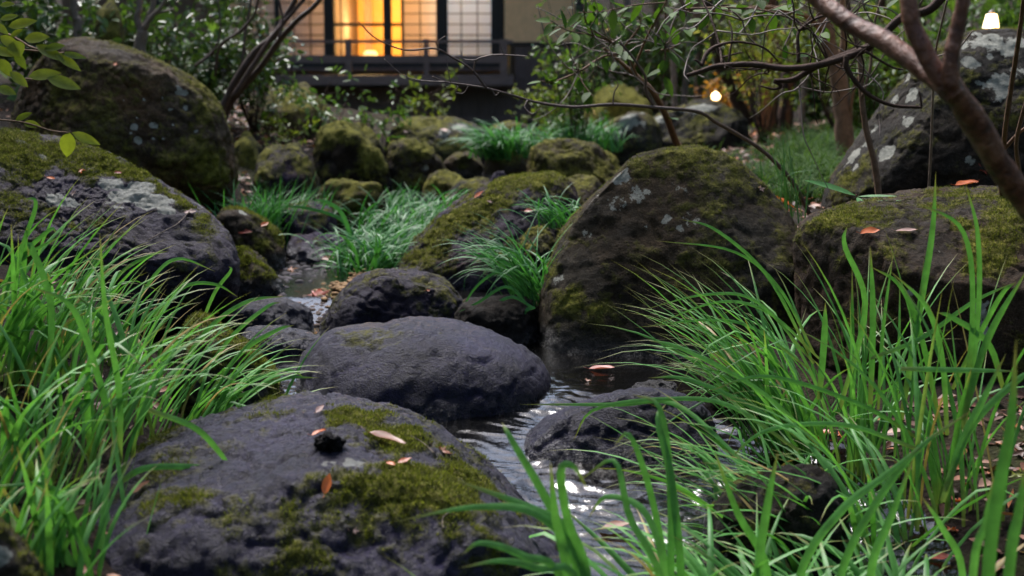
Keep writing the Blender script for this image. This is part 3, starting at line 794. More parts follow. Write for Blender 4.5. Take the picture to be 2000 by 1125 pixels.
def mat_emit(name, col, s):
    t = NT(name)
    t.put(t.P.inputs['Base Color'], (0.8, 0.7, 0.5))
    t.put(t.P.inputs['Emission Color'], col)
    t.P.inputs['Emission Strength'].default_value = s
    return t.m
GLOW = mat_emit('lit_lamp_shade', (1.0, 0.80, 0.46), 0.30)
GLOWR = mat_emit('lit_paper_lamp', (1.0, 0.66, 0.26), 0.45)

def point_light(name, loc, watts, col, size, parent):
    l = bpy.data.lights.new(name, 'POINT')
    l.energy = watts; l.color = col; l.shadow_soft_size = size
    o = bpy.data.objects.new(name, l)
    link(o, parent)
    o.location = Vector(loc) - parent.location
    return o

YW, YD = 17.2, 16.2
def hx(px, Y): return at(px, 0, Y)[0]
def hz(py, Y): return at(1000, py, Y)[2]

def build_house():
    H = empty('house', (hx(760, YW), YD, 0.36), 'dark timber Japanese house with a lit orange room and veranda', 'house')
    def slab(name, mat, px0, px1, py0, py1, Y0, Y1, parent=H):
        """a board between photo columns px0..px1 and rows py0..py1 on its front face, from Y0 back to Y1"""
        b = Bag().box(hx(px0, Y0), hx(px1, Y0), Y0, Y1, hz(py1, Y0), hz(py0, Y0))
        return b.build(name, mat, parent)
    top = -360
    zf = hz(131, YW)
    # posts of the front
    for a, b in ((637, 650), (748, 763), (857, 869), (964, 985)):
        slab('post', BLACKW, a, b, top, 131, YW - 0.06, YW + 0.08)
    slab('post', BLACKW, 300, 322, top, 131, YW - 0.06, YW + 0.08)
    slab('post', BLACKW, 430, 442, top, 131, YW - 0.06, YW + 0.08)
    slab('sill', WOOD, 300, 985, 131, 139, YW - 0.12, YW + 0.12)
    # sliding doors
    def shoji(px0, px1, cols, rows, paper):
        x0, x1 = hx(px0, YW), hx(px1, YW); z0, z1 = hz(131, YW), hz(top, YW)
        fw = 0.03
        b = Bag()
        b.box(x0, x0 + fw, YW, YW + 0.035, z0, z1); b.box(x1 - fw, x1, YW, YW + 0.035, z0, z1)
        b.box(x0 + fw, x1 - fw, YW + .001, YW + 0.034, z0, z0 + 0.09); b.box(x0 + fw, x1 - fw, YW + .001, YW + 0.034, z1 - 0.06, z1)
        f = b.build('sliding_door', BLACKW, H)
        g = Bag()
        for k in range(1, cols):
            xc = x0 + (x1 - x0) * k / cols
            g.box(xc - 0.006, xc + 0.006, YW + 0.004, YW + 0.018, z0 + 0.09, z1 - 0.06)
        for k in range(1, rows):
            zc = z0 + (z1 - z0) * k / rows
            g.box(x0 + fw, x1 - fw, YW + 0.005, YW + 0.017, zc - 0.0055, zc + 0.0055)
        g.build('lattice', BLACKW, f)
        Bag().box(x0 + fw, x1 - fw, YW + 0.021, YW + 0.023, z0 + 0.09, z1 - 0.06).build('paper', paper, f)
    shoji(442, 540, 3, 23, PAPER); shoji(540, 637, 3, 23, PAPER)
    shoji(783, 857, 2, 23, PAPER); shoji(869, 964, 3, 23, PAPERC)
    # glazed doors of the lit room
    for a, b in ((650, 748), (763, 783)):
        x0, x1 = hx(a, YW), hx(b, YW); z1 = hz(top, YW)
        g = Bag()
        if b - a > 50:
            g.box(x0 + .001, x0 + 0.02, YW, YW + 0.03, zf, z1)
            xc = hx(665, YW); g.box(xc - 0.008, xc + 0.008, YW + .002, YW + 0.026, zf, z1)
        zc = hz(48, YW); g.box(x0 + .001, x1 - .001, YW + .004, YW + 0.03, zc - 0.018, zc + 0.018)
        g.box(x0 + .001, x1 - .001, YW + .005, YW + 0.03, zf, zf + 0.05)
        f = g.build('glass_door', BLACKW, H)
        Bag().box(x0 + 0.002, x1 - 0.002, YW + 0.012, YW + 0.016, zf + 0.05, z1).build('pane', GLASS, f)
    # the room
    xa, xb, zt = hx(300, YW), hx(985, YW), hz(top, YW)
    Bag().box(xa, xb, 20.2, 20.3, zf, zt).build('room_wall', ROOMW, H)
    Bag().box(xa - 0.06, xa, YW + 0.1, 20.2, zf, zt).build('room_wall', ROOMW, H)
    Bag().box(xb, xb + 0.06, YW + 0.1, 20.2, zf, zt).build('room_wall', ROOMW, H)
    Bag().box(hx(852, YW), hx(858, YW), YW + 0.3, 20.19, zf, zt - 0.05).build('room_wall', ROOMW, H)
    Bag().box(xa - 0.06, xb + 0.06, YW + 0.13, 20.3, zf - 0.08, zf - 0.002).build('room_floor', ROOMF, H)
    Bag().box(xa - 0.06, xb + 0.06, YW - 0.1, 20.3, zt + 0.002, zt + 0.1).build('room_ceiling', ROOMF, H)
    c = Bag()
    for a, b in ((711, 725),):
        c.box(hx(a, 19.6), hx(b, 19.6), 19.6, 19.7, zf, zt)
    c.build('inner_post', mat_simple('inner_wood', (0.22, 0.09, 0.03), 0.5, 0.3, 9, stretch=(6, 6, .6)), H)
    Bag().box(hx(641, YW), hx(646, YW), YW + 0.3, 20.19, zf, zt - 0.05).build('room_wall', PLASTERB, H)  # unseen partition added to keep the amber light off the left screens
    point_light('room_light', (hx(590, 18.4), 18.4, zf + 1.6), 3, (0.95, 0.82, 0.85), 0.2, H)
    point_light('room_light', (hx(917, 18.0), 18.0, zf + 1.3), 36, (0.90, 0.96, 1.0), 0.2, H)
    # warm room lights, the lower one added to even out the amber
    point_light('room_light', (hx(740, 18.2), 18.2, zf + 1.5), 70, (1.0, 0.66, 0.27), 0.6, H)
    point_light('room_light', (hx(690, 18.9), 18.9, zf + 0.5), 30, (1.0, 0.66, 0.27), 0.4, H)
    # veranda
    slab('deck', WOODR, 505, 1003, 147, 166, YD - 0.02, YW - 0.13)
    for a in range(505, 1003, 33):
        slab('skirt_board', WOOD, a, min(a + 31.8, 1003), 170, 230, YD + 0.35 + 0.006 * (a % 2), YD + 0.39)
    slab('base_beam', WOOD, 500, 1006, 229, 238, YD + 0.25, YD + 0.45)
    slab('top_rail', WOODR, 470, 1002, 78, 84, YD, YD + 0.06)
    slab('low_rail', WOODR, 470, 985, 108, 123, YD + 0.005, YD + 0.05)
    for a, b in ((516, 526), (672, 684), (826, 836), (976, 991)):
        slab('rail_post', WOODR, a, b, 76, 147, YD - 0.012, YD + 0.072)
    # wall right of the doors
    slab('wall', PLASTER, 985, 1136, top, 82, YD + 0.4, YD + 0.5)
    slab('wall_sill', BLACKW, 985, 1136, 82, 88, YD + 0.37, YD + 0.5)
    for a in range(1006, 1136, 26):
        slab('wainscot_board', WOOD, a, min(a + 25, 1136), 88, 238, YD + 0.39 + 0.004 * (a % 3), YD + 0.5)
    slab('post', BLACKW, 1124, 1142, top, 240, YD + 0.36, YD + 0.52)
    # wall left, behind the bushes
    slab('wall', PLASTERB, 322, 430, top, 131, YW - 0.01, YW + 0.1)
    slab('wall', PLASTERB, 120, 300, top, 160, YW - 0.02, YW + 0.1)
    slab('wainscot_board', WOOD, 120, 500, 160, 240, YW - 0.05, YW + 0.1)
    # roof
    b = Bag()
    x0, x1 = hx(60, YW), hx(1230, YW)
    zt2 = zt + 0.15
    prof = [(15.3, zt2 - 0.05), (19.0, zt2 + 1.5), (23.0, zt2 - 0.1)]
    V, F = [], []
    for (y, z) in prof:
        for x in (x0, x1): V += [(x, y, z), (x, y, z + 0.14)]
    for k in (0, 4):
        F += [(k, k + 2, k + 6, k + 4), (k + 1, k + 5, k + 7, k + 3), (k, k + 4, k + 5, k + 1), (k + 2, k + 3, k + 7, k + 6)]
    F += [(0, 1, 3, 2), (8, 10, 11, 9)]
    b.add(V, F)
    R = b.build('roof', TILE, H)
    for k in range(46):
        x = x0 + (x1 - x0) * (k + .5) / 46
        v, f = tube_geo([(x, 15.3, zt2 + 0.10), (x, 19.0, zt2 + 1.65)], 0.055, 6)
        Bag2 = Bag(); Bag2.add(v, f); Bag2.build('tile_row', TILE, R)
    Bag().box(x0 + .3, x1 - .3, 22.2, 22.3, 0.3, zt2 + 0.2).build('rear_wall', PLASTERB, H)
    # a low lamp on the room floor
    L = empty('paper_lamp', (hx(722, 17.9), 17.9, zf), 'bright paper lamp glowing on the floor of the orange room', 'lamp')
    v, f = tube_geo([(hx(722, 17.9), 17.9, zf + z) for z in (0.03, 0.06, 0.12, 0.18, 0.2)], [0.06, 0.09, 0.10, 0.08, 0.05], 14)
    q = Bag(); q.add(v, f); q.build('lamp_shade', GLOWR, L, True)
    v, f = tube_geo([(hx(722, 17.9), 17.9, zf + z) for z in (0.0, 0.035)], 0.07, 10)
    q = Bag(); q.add(v, f); q.build('lamp_base', BLACKW, L, True)
    return H
build_house()

def garden_lamp(px, py, d, r, h, label, watts, shape, base_py):
    p = at(px, py, d)
    zb = at(px, base_py, d)[2]
    L = empty('garden_lamp', (p[0], p[1], zb), label, 'lamp')
    if shape == 'shade':
        prof = [(0, 1.0), (0.02, 1.0), (1.0, 0.62), (1.02, 0.2)]
    else:
        prof = [(0, 0.45), (0.15, 0.85), (0.45, 1.0), (0.75, 0.82), (1.0, 0.30)]
    v, f = tube_geo([(p[0], p[1], p[2] - h / 2 + a * h) for a, _ in prof], [q * r for _, q in prof], 18)
    b = Bag(); b.add(v, f); b.build('lamp_shade', GLOW, L, True)
    v, f = tube_geo([(p[0], p[1], z) for z in (zb - 0.05, p[2] - h / 2 + 0.002)], 0.012, 8)
    b = Bag(); b.add(v, f); b.build('post', BLACKW, L, True)
    v, f = tube_geo([(p[0], p[1], p[2] + h / 2 + z) for z in (0.0, 0.008, 0.02)], [0.5 * r, 0.42 * r, 0.06 * r], 14)
    b = Bag(); b.add(v, f); b.build('lamp_cap', BLACKW, L, True)
    point_light('lamp_light', (p[0] - 0.02, p[1] - r - 0.05, p[2] + 0.02), watts, (1.0, 0.62, 0.25), 0.05, L)
garden_lamp(1398, 188, 11.0, 0.036, 0.066, 'small round garden lamp glowing white beside a leaning trunk', 5, 'round', 205)
garden_lamp(1936, 42, 6.35, 0.038, 0.064, 'small lit lamp with a tapered shade behind the lichened boulder', 2.5, 'shade', 120)
# ================================================================== grass
GRASS = mat_leaf('grass_blade', (0.050, 0.165, 0.034), (0.135, 0.345, 0.085), rough=0.46, trans=0.32, spec=0.25, straw=(0.30, 0.22, 0.09),
                 dead=([(0.0, 0.6), (0.22, 0.0), (0.80, 0.0), (0.97, 0.9)], (0.23, 0.19, 0.06)))
GRASSM = mat_leaf('stream_grass_blade', (0.022, 0.100, 0.026), (0.066, 0.225, 0.058), rough=0.48, trans=0.3, spec=0.35)
GRASSD = mat_leaf('dark_grass_blade', (0.030, 0.085, 0.020), (0.065, 0.165, 0.040), rough=0.4, trans=0.25)

def blade_geo(P, w, side, rnd, fold=0.22, taper=0.45):
    n = len(P)
    T = np.gradient(P, axis=0); T /= np.linalg.norm(T, axis=1)[:, None] + 1e-9
    S = side - T * (T * side).sum(1)[:, None] if side.ndim == 2 else side[None] - T * (T @ side)[:, None]
    S /= np.linalg.norm(S, axis=1)[:, None] + 1e-9
    Nn = np.cross(S, T)
    t = np.linspace(0, 1, n)
    ww = w * (0.75 + 0.25 * sstep(0, 0.25, t)) * np.where(t > taper, 1 - ((t - taper) / (1 - taper)) ** 1.7, 1.0)
    ww = np.maximum(ww, w * 0.02)[:, None] * 0.5
    V = np.stack([P - S * ww + Nn * ww * fold * 2, P, P + S * ww + Nn * ww * fold * 2], 1).reshape(-1, 3)
    i = np.arange(n - 1)[:, None] * 3
    F = np.concatenate([np.concatenate([i, i + 1, i + 4, i + 3], 1), np.concatenate([i + 1, i + 2, i + 5, i + 4], 1)])
    A = np.stack([np.repeat(t, 3), np.full(3 * n, rnd), np.zeros(3 * n), np.ones(3 * n)], -1)
    return V, F, A

def rand_blade(rng, root, L, w, az, t0, t1, n=11, wander=0.10, power=1.4):
    s = np.linspace(0, 1, n)
    tilt = t0 + (t1 - t0) * s ** power
    if rng.random() < 0.08: tilt = tilt + 1.1 * sstep(0, 0.08, s - rng.uniform(0.35, 0.75))
    a = az + wander * rng.normal() * s * 2
    d = np.stack([np.sin(tilt) * np.cos(a), np.sin(tilt) * np.sin(a), np.cos(tilt)], -1)
    P = root + np.vstack([[0, 0, 0], np.cumsum((d[1:] + d[:-1]) / 2, 0) * (L / (n - 1))])
    tw = rng.normal() * 0.5
    side = np.array([-math.sin(az + tw), math.cos(az + tw), 0.15 * rng.normal()])
    return blade_geo(P, w, side, rng.random(), fold=rng.uniform(0.1, 0.35), taper=rng.uniform(0.3, 0.6))

def grass_clump(label, roots, L, w, lean, n_parts=300, heroes=(), t0=(0.02, 0.5), t1=(0.7, 2.0), spread=0.05, mat=None, group='grass clumps along the stream', joined=False, name='grass_clump', segs=11, power=1.4, seed=None, zoff=0.0, ground_z=None, lean_w=0.6, dens=0.6):
    """roots: (px, distance, blades); lean: azimuth the clump falls to (degrees, 0 = right, 90 = away) and how strongly"""
    mat = mat or (GRASSM if joined else GRASS)
    if not joined:
        w *= 1.5
        roots = [(a, b, max(6, int(c * dens * 0.72))) for a, b, c in roots]
    rng = np.random.default_rng(int(hash_f(label) * 1e7) if seed is None else seed)
    geo = []
    org = None
    for (px, d, nb) in roots:
        x = (px - 1000) / FPX * d * 1.0
        z = gz(x, d) if ground_z is None else ground_z
        base = np.array([x, d, z + zoff])
        if org is None: org = base
        for k in range(nb):
            r = base + np.array([rng.normal() * spread, rng.normal() * spread, -0.01])
            if rng.random() < lean_w:
                az = math.radians(lean) + rng.normal() * 0.55
            else:
                az = rng.uniform(0, 2 * math.pi)
            LL = L * rng.uniform(0.66, 1.12)
            geo.append((rand_blade(rng, r, LL, w * rng.uniform(0.62, 1.2), az, rng.uniform(*t0), rng.uniform(*t1), segs, power=power), LL))
    E = empty(name, org, label, 'grass', group)
    ORIG[E.name] = np.array(org)
    hg = []
    for pts, dep, wpx in heroes:
        dd = np.linspace(dep[0], dep[-1], len(pts)) if len(dep) != len(pts) else dep
        Q = [at(a, b, c) for (a, b), c in zip(pts, dd)]
        if pts[0][1] > 1100: Q = [np.array([Q[0][0] * .8 + org[0] * .2, Q[0][1], org[2] - .01])] + Q
        P = catmull(Q, 18)
        T = P[-1] - P[0]
        view = P.mean(0) - CAMP
        side = np.cross(T, view + np.array([0, 0, -1.2])); side /= np.linalg.norm(side) + 1e-9
        Tn = np.gradient(P, axis=0)
        sd = np.cross(Tn, np.tile(view * 0.8 + np.array([0, 0.2, -0.5]), (len(P), 1)))
        hg.append(blade_geo(P, wpx * np.mean(dd) / FPX, sd, rng.uniform(0.3, 0.9), 0.15, 0.5))
    geo.sort(key=lambda g: -g[1])
    if joined:
        parts, rest = hg, [g[0] for g in geo]
    else:
        k = max(0, n_parts - len(hg))
        parts, rest = hg + [g[0] for g in geo[:k]], [g[0] for g in geo[k:]]
    for V, F, A in parts:
        me = make_mesh('blade', V - org, F, mat)
        attr_col(me, 'bl', A)
        o = bpy.data.objects.new('blade', me)
        link(o, E)
    if rest:
        k = 0; Vs, Fs, As = [], [], []
        for V, F, A in rest:
            Vs.append(V); Fs.append(F + k); As.append(A); k += len(V)
        me = make_mesh('blades', np.concatenate(Vs) - org, np.concatenate(Fs), mat)
        attr_col(me, 'bl', np.concatenate(As))
        o = bpy.data.objects.new('blades', me)
        link(o, E); tag(o, kind='stuff')
    return E

# ---- left foreground
grass_clump('dense bright green grass clump at the left edge, below the lichened boulder', [(-60, 3.15, 60), (30, 3.2, 75), (110, 3.3, 75), (10, 3.45, 40)], 0.47, 0.0085, 15, lean_w=0.6, dens=0.55,
            heroes=[([(20, 720), (35, 520), (70, 400), (45, 388)], (3.2, 3.2), 9), ([(0, 640), (30, 520), (95, 450), (110, 455)], (3.3, 3.3), 9), ([(0, 600), (40, 510), (130, 455)], (3.3, 3.3), 8), ([(90, 760), (100, 600), (60, 480), (55, 500)], (3.0, 3.0), 13)])
grass_clump('grass clump left of the front boulder with tall dark blurred blades', [(-10, 2.7, 60), (60, 2.75, 60), (130, 2.9, 60), (200, 3.1, 60)], 0.42, 0.0085, 12, lean_w=0.6, dens=0.55,
            heroes=[([(235, 900), (232, 760), (205, 600), (195, 455)], (2.75, 2.7), 12), ([(235, 900), (190, 730), (140, 600), (60, 560)], (2.75, 2.7), 13),
                    ([(230, 945), (290, 913), (420, 915), (550, 933)], (2.66, 2.7), 13), ([(430, 924), (480, 940), (530, 965), (568, 982)], (2.68, 2.7), 10), ([(290, 800), (380, 835), (430, 885), (460, 930)], (2.66, 2.72), 12),
                    ([(150, 1125), (118, 1060), (115, 1020)], (2.4, 2.4), 18), ([(125, 1130), (112, 1050), (130, 990)], (2.4, 2.4), 16)])
grass_clump('arching grass clump sweeping right over the mossy leaning rock', [(300, 3.2, 60), (350, 3.3, 60), (400, 3.35, 40)], 0.40, 0.0078, 8, lean_w=0.8, t0=(0.1, 0.6), t1=(1.0, 2.0), dens=0.55,
            heroes=[([(330, 760), (400, 650), (480, 590), (560, 578)], (3.5, 3.6), 9), ([(380, 760), (450, 660), (520, 600), (548, 590)], (3.5, 3.6), 8), ([(400, 780), (470, 690), (540, 645), (575, 635)], (3.5, 3.55), 9),
                    ([(430, 790), (500, 760), (560, 738), (625, 738)], (3.45, 3.5), 8), ([(430, 770), (500, 740), (560, 722), (600, 740)], (3.45, 3.5), 7), ([(300, 620), (360, 560), (420, 555), (465, 580)], (3.7, 3.8), 7)])
grass_clump('grass growing between the left boulder and the arching clump', [(110, 3.6, 50), (200, 3.6, 50), (270, 3.65, 40)], 0.30, 0.0075, 10, lean_w=0.7, dens=0.6,
            heroes=[([(180, 640), (230, 540), (290, 500), (330, 490)], (3.9, 3.95), 7), ([(240, 640), (300, 540), (350, 505), (420, 530)], (3.9, 4.0), 7), ([(390, 640), (420, 570), (450, 530), (447, 520)], (4.0, 4.0), 7)])
grass_clump('grass at the lower left corner with pale dead stalks', [(0, 2.35, 44), (50, 2.4, 44), (90, 2.5, 30), (-60, 2.5, 40)], 0.32, 0.0085, 60, lean_w=0.4, t0=(0.02, 0.4), t1=(0.4, 1.5), dens=0.7, ground_z=0.08)
# ---- front, bottom edge
grass_clump('bright blurred grass clump at the bottom edge, in front of the ripples', [(1150, 2.22, 16), (1120, 2.3, 8), (1190, 2.3, 8)], 0.46, 0.0085, 150, lean_w=0.55, ground_z=-0.18,
            heroes=[([(1150, 1180), (1110, 1040), (1020, 985), (880, 935)], (2.25, 2.3), 22), ([(1140, 1150), (1060, 1010), (930, 990), (775, 1018)], (2.25, 2.3), 18), ([(1130, 1140), (1080, 1000), (1000, 860), (980, 825)], (2.28, 2.35), 18),
                    ([(1150, 1150), (1110, 1020), (1095, 920), (1120, 910), (1150, 960)], (2.25, 2.25), 18), ([(1110, 1150), (1085, 1010), (1075, 900)], (2.25, 2.25), 20), ([(1100, 1150), (1020, 1085), (940, 1060), (900, 1085)], (2.2, 2.2), 16), ([(1130, 1150), (1050, 1110), (980, 1095), (895, 1110)], (2.2, 2.2), 16)])
# ---- right foreground
grass_clump('tall grass fan with long arching tips in front of the tallest boulder', [(1585, 3.45, 90), (1620, 3.5, 60), (1560, 3.5, 40)], 0.66, 0.0058, 168, lean_w=0.85, t0=(0.05, 0.6), t1=(0.9, 2.0), dens=1.05, spread=0.035,
            heroes=[([(1590, 690), (1520, 560), (1430, 490), (1280, 470)], (3.4, 3.5), 6), ([(1580, 690), (1500, 540), (1400, 450), (1330, 428), (1390, 432)][:4], (3.4, 3.5), 7), ([(1600, 700), (1500, 610), (1400, 590), (1265, 640)], (3.4, 3.5), 6),
                    ([(1590, 710), (1480, 590), (1380, 575), (1255, 605)], (3.4, 3.5), 6), ([(1580, 720), (1470, 640), (1380, 625), (1240, 640)], (3.4, 3.5), 6), ([(1640, 800), (1690, 600), (1650, 480), (1655, 440)], (3.3, 3.3), 11), ([(1600, 780), (1610, 660), (1612, 590)], (3.3, 3.3), 13)])
grass_clump('upright grass tuft rising in front of the wide brown boulder', [(1700, 3.35, 45), (1740, 3.3, 30)], 0.58, 0.0065, 95, lean_w=0.5, t0=(0.0, 0.25), t1=(0.2, 1.2), dens=0.6, spread=0.035,
            heroes=[([(1700, 790), (1705, 620), (1700, 480)], (3.2, 3.2), 12), ([(1715, 800), (1725, 640), (1745, 490)], (3.2, 3.2), 7), ([(1760, 820), (1790, 640), (1820, 460), (1828, 335)], (3.2, 3.2), 13), ([(1840, 850), (1800, 660), (1760, 560), (1700, 520)], (3.2, 3.2), 11)])
grass_clump('long slender blades standing before the right edge of the brown boulder', [(1880, 3.05, 30), (1850, 3.1, 26), (1930, 3.0, 16)], 0.60, 0.0068, 120, lean_w=0.3, t0=(0.0, 0.3), t1=(0.3, 1.5), dens=0.6, spread=0.04,
            heroes=[([(1880, 840), (1900, 600), (1880, 450), (1790, 395)], (3.0, 3.0), 10), ([(1885, 830), (1910, 620), (1910, 460), (1885, 355)], (3.0, 3.0), 10), ([(1880, 820), (1930, 660), (2010, 520)], (3.0, 2.95), 14), ([(1850, 850), (1840, 700), (1810, 600), (1740, 530)], (3.0, 3.0), 11), ([(1860, 760), (1920, 640), (1960, 570), (1985, 552)], (3.1, 3.0), 10), ([(1700, 700), (1800, 660), (1900, 590), (1985, 550)], (3.2, 3.1), 9),
                    ([(1690, 860), (1620, 800), (1760, 720), (1990, 725)][2:], (3.0, 2.9), 11), ([(1960, 760), (1930, 670), (1860, 620), (1830, 610)], (3.0, 3.0), 12)])
grass_clump('spreading grass clump over the wet boulder, tips reaching the ripples', [(1560, 3.0, 40), (1600, 2.95, 40), (1530, 3.1, 26)], 0.55, 0.0070, 165, lean_w=0.75, t0=(0.1, 0.85), t1=(1.1, 2.2), dens=0.8, spread=0.045,
            heroes=[([(1600, 870), (1480, 760), (1330, 680), (1265, 665)], (3.1, 3.2), 9), ([(1600, 880), (1460, 790), (1340, 740), (1265, 738)], (3.05, 3.2), 9), ([(1560, 880), (1420, 790), (1290, 780), (1160, 800), (1120, 860)], (3.0, 3.2), 9), ([(1450, 900), (1320, 790), (1200, 790), (1015, 790)], (3.0, 3.3), 10), ([(1800, 860), (1680, 790), (1500, 735), (1380, 765)], (3.1, 3.1), 9), ([(1800, 880), (1650, 830), (1500, 840), (1420, 900)], (3.0, 3.0), 10)])
grass_clump('grass clump by the water at the lower right, blades bending left', [(1350, 2.45, 20), (1410, 2.5, 30), (1310, 2.5, 8)], 0.42, 0.0100, 155, lean_w=0.6, t0=(0.1, 0.85), t1=(1.1, 2.2), dens=0.7, spread=0.04, ground_z=-0.08,
            heroes=[([(1310, 1120), (1310, 960), (1290, 800), (1235, 770)], (2.5, 2.6), 15), ([(1300, 1120), (1270, 960), (1230, 850), (1200, 870)], (2.5, 2.55), 13), ([(1330, 1120), (1310, 930), (1285, 820), (1300, 790)], (2.5, 2.6), 16), ([(1290, 1130), (1230, 1010), (1200, 900), (1130, 940)], (2.4, 2.5), 14), ([(1300, 1130), (1260, 1000), (1185, 970), (1150, 1010)], (2.4, 2.5), 14)])
grass_clump('tangled grass clump at the bottom right, criss-crossing blades', [(1450, 2.5, 50), (1530, 2.5, 50), (1610, 2.5, 46), (1560, 2.7, 40)], 0.42, 0.0100, 120, lean_w=0.35, t0=(0.1, 0.85), t1=(1.1, 2.2), dens=0.95, spread=0.05,
            heroes=[([(1560, 1130), (1640, 1000), (1740, 920), (1850, 830)], (2.5, 2.5), 17), ([(1640, 1130), (1700, 1000), (1790, 880), (1900, 800)], (2.5, 2.5), 16), ([(1500, 1130), (1440, 1000), (1395, 880), (1440, 700)][:3], (2.5, 2.5), 16), ([(1480, 1130), (1500, 980), (1520, 880)], (2.4, 2.4), 18)])
grass_clump('grass clump near the right edge leaning over fallen red leaves', [(1760, 2.55, 34), (1830, 2.6, 30), (1720, 2.65, 26)], 0.42, 0.0095, 140, lean_w=0.4, t0=(0.1, 0.85), t1=(1.1, 2.2), dens=1.3, spread=0.045,
            heroes=[([(1840, 980), (1880, 860), (1920, 780), (1965, 690)], (2.7, 2.7), 15), ([(1845, 960), (1900, 830), (1990, 740), (2030, 720)], (2.7, 2.7), 14), ([(1700, 1125), (1740, 1010), (1790, 880)], (2.5, 2.5), 17), ([(1880, 1130), (1840, 1030), (1800, 970)], (2.5, 2.5), 14)])
grass_clump('grass sweeping left from the soil below the wide brown boulder', [(1680, 2.95, 60), (1740, 2.9, 60), (1800, 2.95, 40)], 0.56, 0.0072, 160, lean_w=0.7, t0=(0.15, 0.8), t1=(1.1, 2.1), dens=0.6, spread=0.05)
grass_clump('dark tall blurred blades at the right edge, nearest the camera', [(1960, 2.2, 10), (2010, 2.15, 10)], 0.40, 0.008, 90, lean_w=0.3, t0=(0.0, 0.25), t1=(0.1, 0.8), spread=0.03,
            heroes=[([(1930, 1130), (1950, 960), (1975, 820), (1985, 660)], (2.1, 2.1), 26), ([(1970, 1130), (1990, 1000), (2005, 900)], (2.1, 2.1), 22), ([(1900, 1130), (1925, 1020), (1940, 930)], (2.15, 2.15), 16)])
# ---- along the stream
grass_clump('dark green grass clump below the huge brown boulder', [(490, 6.4, 120), (530, 6.5, 130), (560, 6.6, 80)], 0.36, 0.0085, 30, joined=True, lean_w=0.3, t1=(0.4, 1.7), spread=0.07, zoff=0.06)
grass_clump('glossy grass clump in mid-stream above the small pool', [(730, 5.75, 130), (755, 5.95, 100), (700, 5.95, 90)], 0.31, 0.0105, 0, joined=True, lean_w=0.35, t0=(0.05, 0.7), t1=(1.0, 2.5), spread=0.07, zoff=0.07,
            heroes=[([(690, 480), (670, 420), (640, 395), (610, 390)], (5.9, 5.9), 8), ([(700, 470), (660, 425), (590, 405), (540, 405)], (5.9, 6.0), 6)])
grass_clump('lush grass bank climbing along the mossy slope, upstream half', [(800, 6.35, 130), (840, 6.7, 110), (760, 6.7, 100), (870, 7.0, 70)], 0.28, 0.0105, 10, joined=True, lean_w=0.4, t0=(0.05, 0.7), t1=(1.1, 2.5), spread=0.08, zoff=0.08)
grass_clump('small grass tuft far up the bank before the round mossy rock', [(745, 7.3, 70), (780, 7.4, 50)], 0.22, 0.007, 20, joined=True, t1=(0.5, 1.7), spread=0.06, zoff=0.08)
grass_clump('drooping grass tuft hanging beside the tall dark boulder', [(1045, 4.75, 80), (1035, 4.85, 60)], 0.36, 0.0070, 175, joined=True, lean_w=0.75, t0=(0.1, 0.7), t1=(1.0, 2.4), spread=0.035, ground_z=0.22,
            heroes=[([(1040, 600), (1000, 520), (940, 500), (880, 490)], (4.7, 4.7), 6), ([(1040, 600), (990, 530), (930, 560), (885, 640)], (4.7, 4.7), 6), ([(1035, 600), (990, 560), (935, 590), (895, 610)], (4.6, 4.6), 6), ([(1040, 600), (1000, 580), (965, 600), (958, 640)], (4.6, 4.6), 6), ([(1045, 600), (1025, 610), (1015, 660)], (4.6, 4.6), 7), ([(1045, 570), (1010, 500), (960, 485), (915, 520)], (4.75, 4.7), 5)])
grass_clump('grass tuft peeping over the left shoulder of the tall boulder', [(1100, 5.25, 45), (1108, 5.3, 25)], 0.19, 0.0070, 170, joined=True, lean_w=0.75, t0=(0.2, 0.8), t1=(1.0, 2.2), spread=0.05, ground_z=0.42)
grass_clump('round grass clump hanging over the dark upper pool', [(985, 8.4, 150), (1005, 8.5, 90), (965, 8.5, 60)], 0.34, 0.010, 200, joined=True, lean_w=0.4, t0=(0.1, 0.7), t1=(1.4, 2.6), spread=0.06, ground_z=0.47)
grass_clump('strappy grass clump behind the low brown mossy boulder', [(1100, 9.5, 110), (1140, 9.6, 110), (1170, 9.7, 60)], 0.30, 0.012, 200, joined=True, lean_w=0.3, t1=(0.8, 2.2), spread=0.09, ground_z=0.44)
grass_clump('thin grass blades in front of the boulder beside the leaning stem', [(1530, 4.9, 12), (1545, 4.8, 10)], 0.40, 0.005, 110, joined=True, t0=(0, .3), t1=(0.1, 0.7), spread=0.03, ground_z=0.42, mat=GRASSD)

# ---- ground cover on the right bank: nobody could count it
def ground_cover():
    rng = np.random.default_rng(5)
    Vs, Fs, As, k = [], [], [], 0
    n = 0
    while n < 3000:
        d = 5.9 + 5 * rng.random() ** 1.3; px = rng.normal(1565, 75)
        if d < 6.6 and px < 1470: continue
        x = (px - 1000) / FPX * d
        if math.sin(x * 4.1 + 1 + d) * math.sin(d * 2.3 - x) + 0.4 * math.sin(x * 11) * math.sin(d * 9) < -0.05: continue
        z = gz(x, d)
        V, F, A = rand_blade(rng, np.array([x, d, z - .005]), rng.uniform(.10, .24), rng.uniform(.004, .0075), rng.uniform(0, 6.28), rng.uniform(0, .6), rng.uniform(1.0, 2.4), 6)
        Vs.append(V); Fs.append(F + k); As.append(A); k += len(V); n += 1
    o = mesh_obj('ground_cover', np.concatenate(Vs), np.concatenate(Fs), COVER)
    attr_col(o.data, 'bl', np.concatenate(As))
    tag(o, 'fine blue-green grass covering the right bank', kind='stuff')
COVER = mat_leaf('cover_blade', (0.022, 0.055, 0.016), (0.070, 0.125, 0.038), spec=0.08, rough=0.7, trans=0.3)
ground_cover()

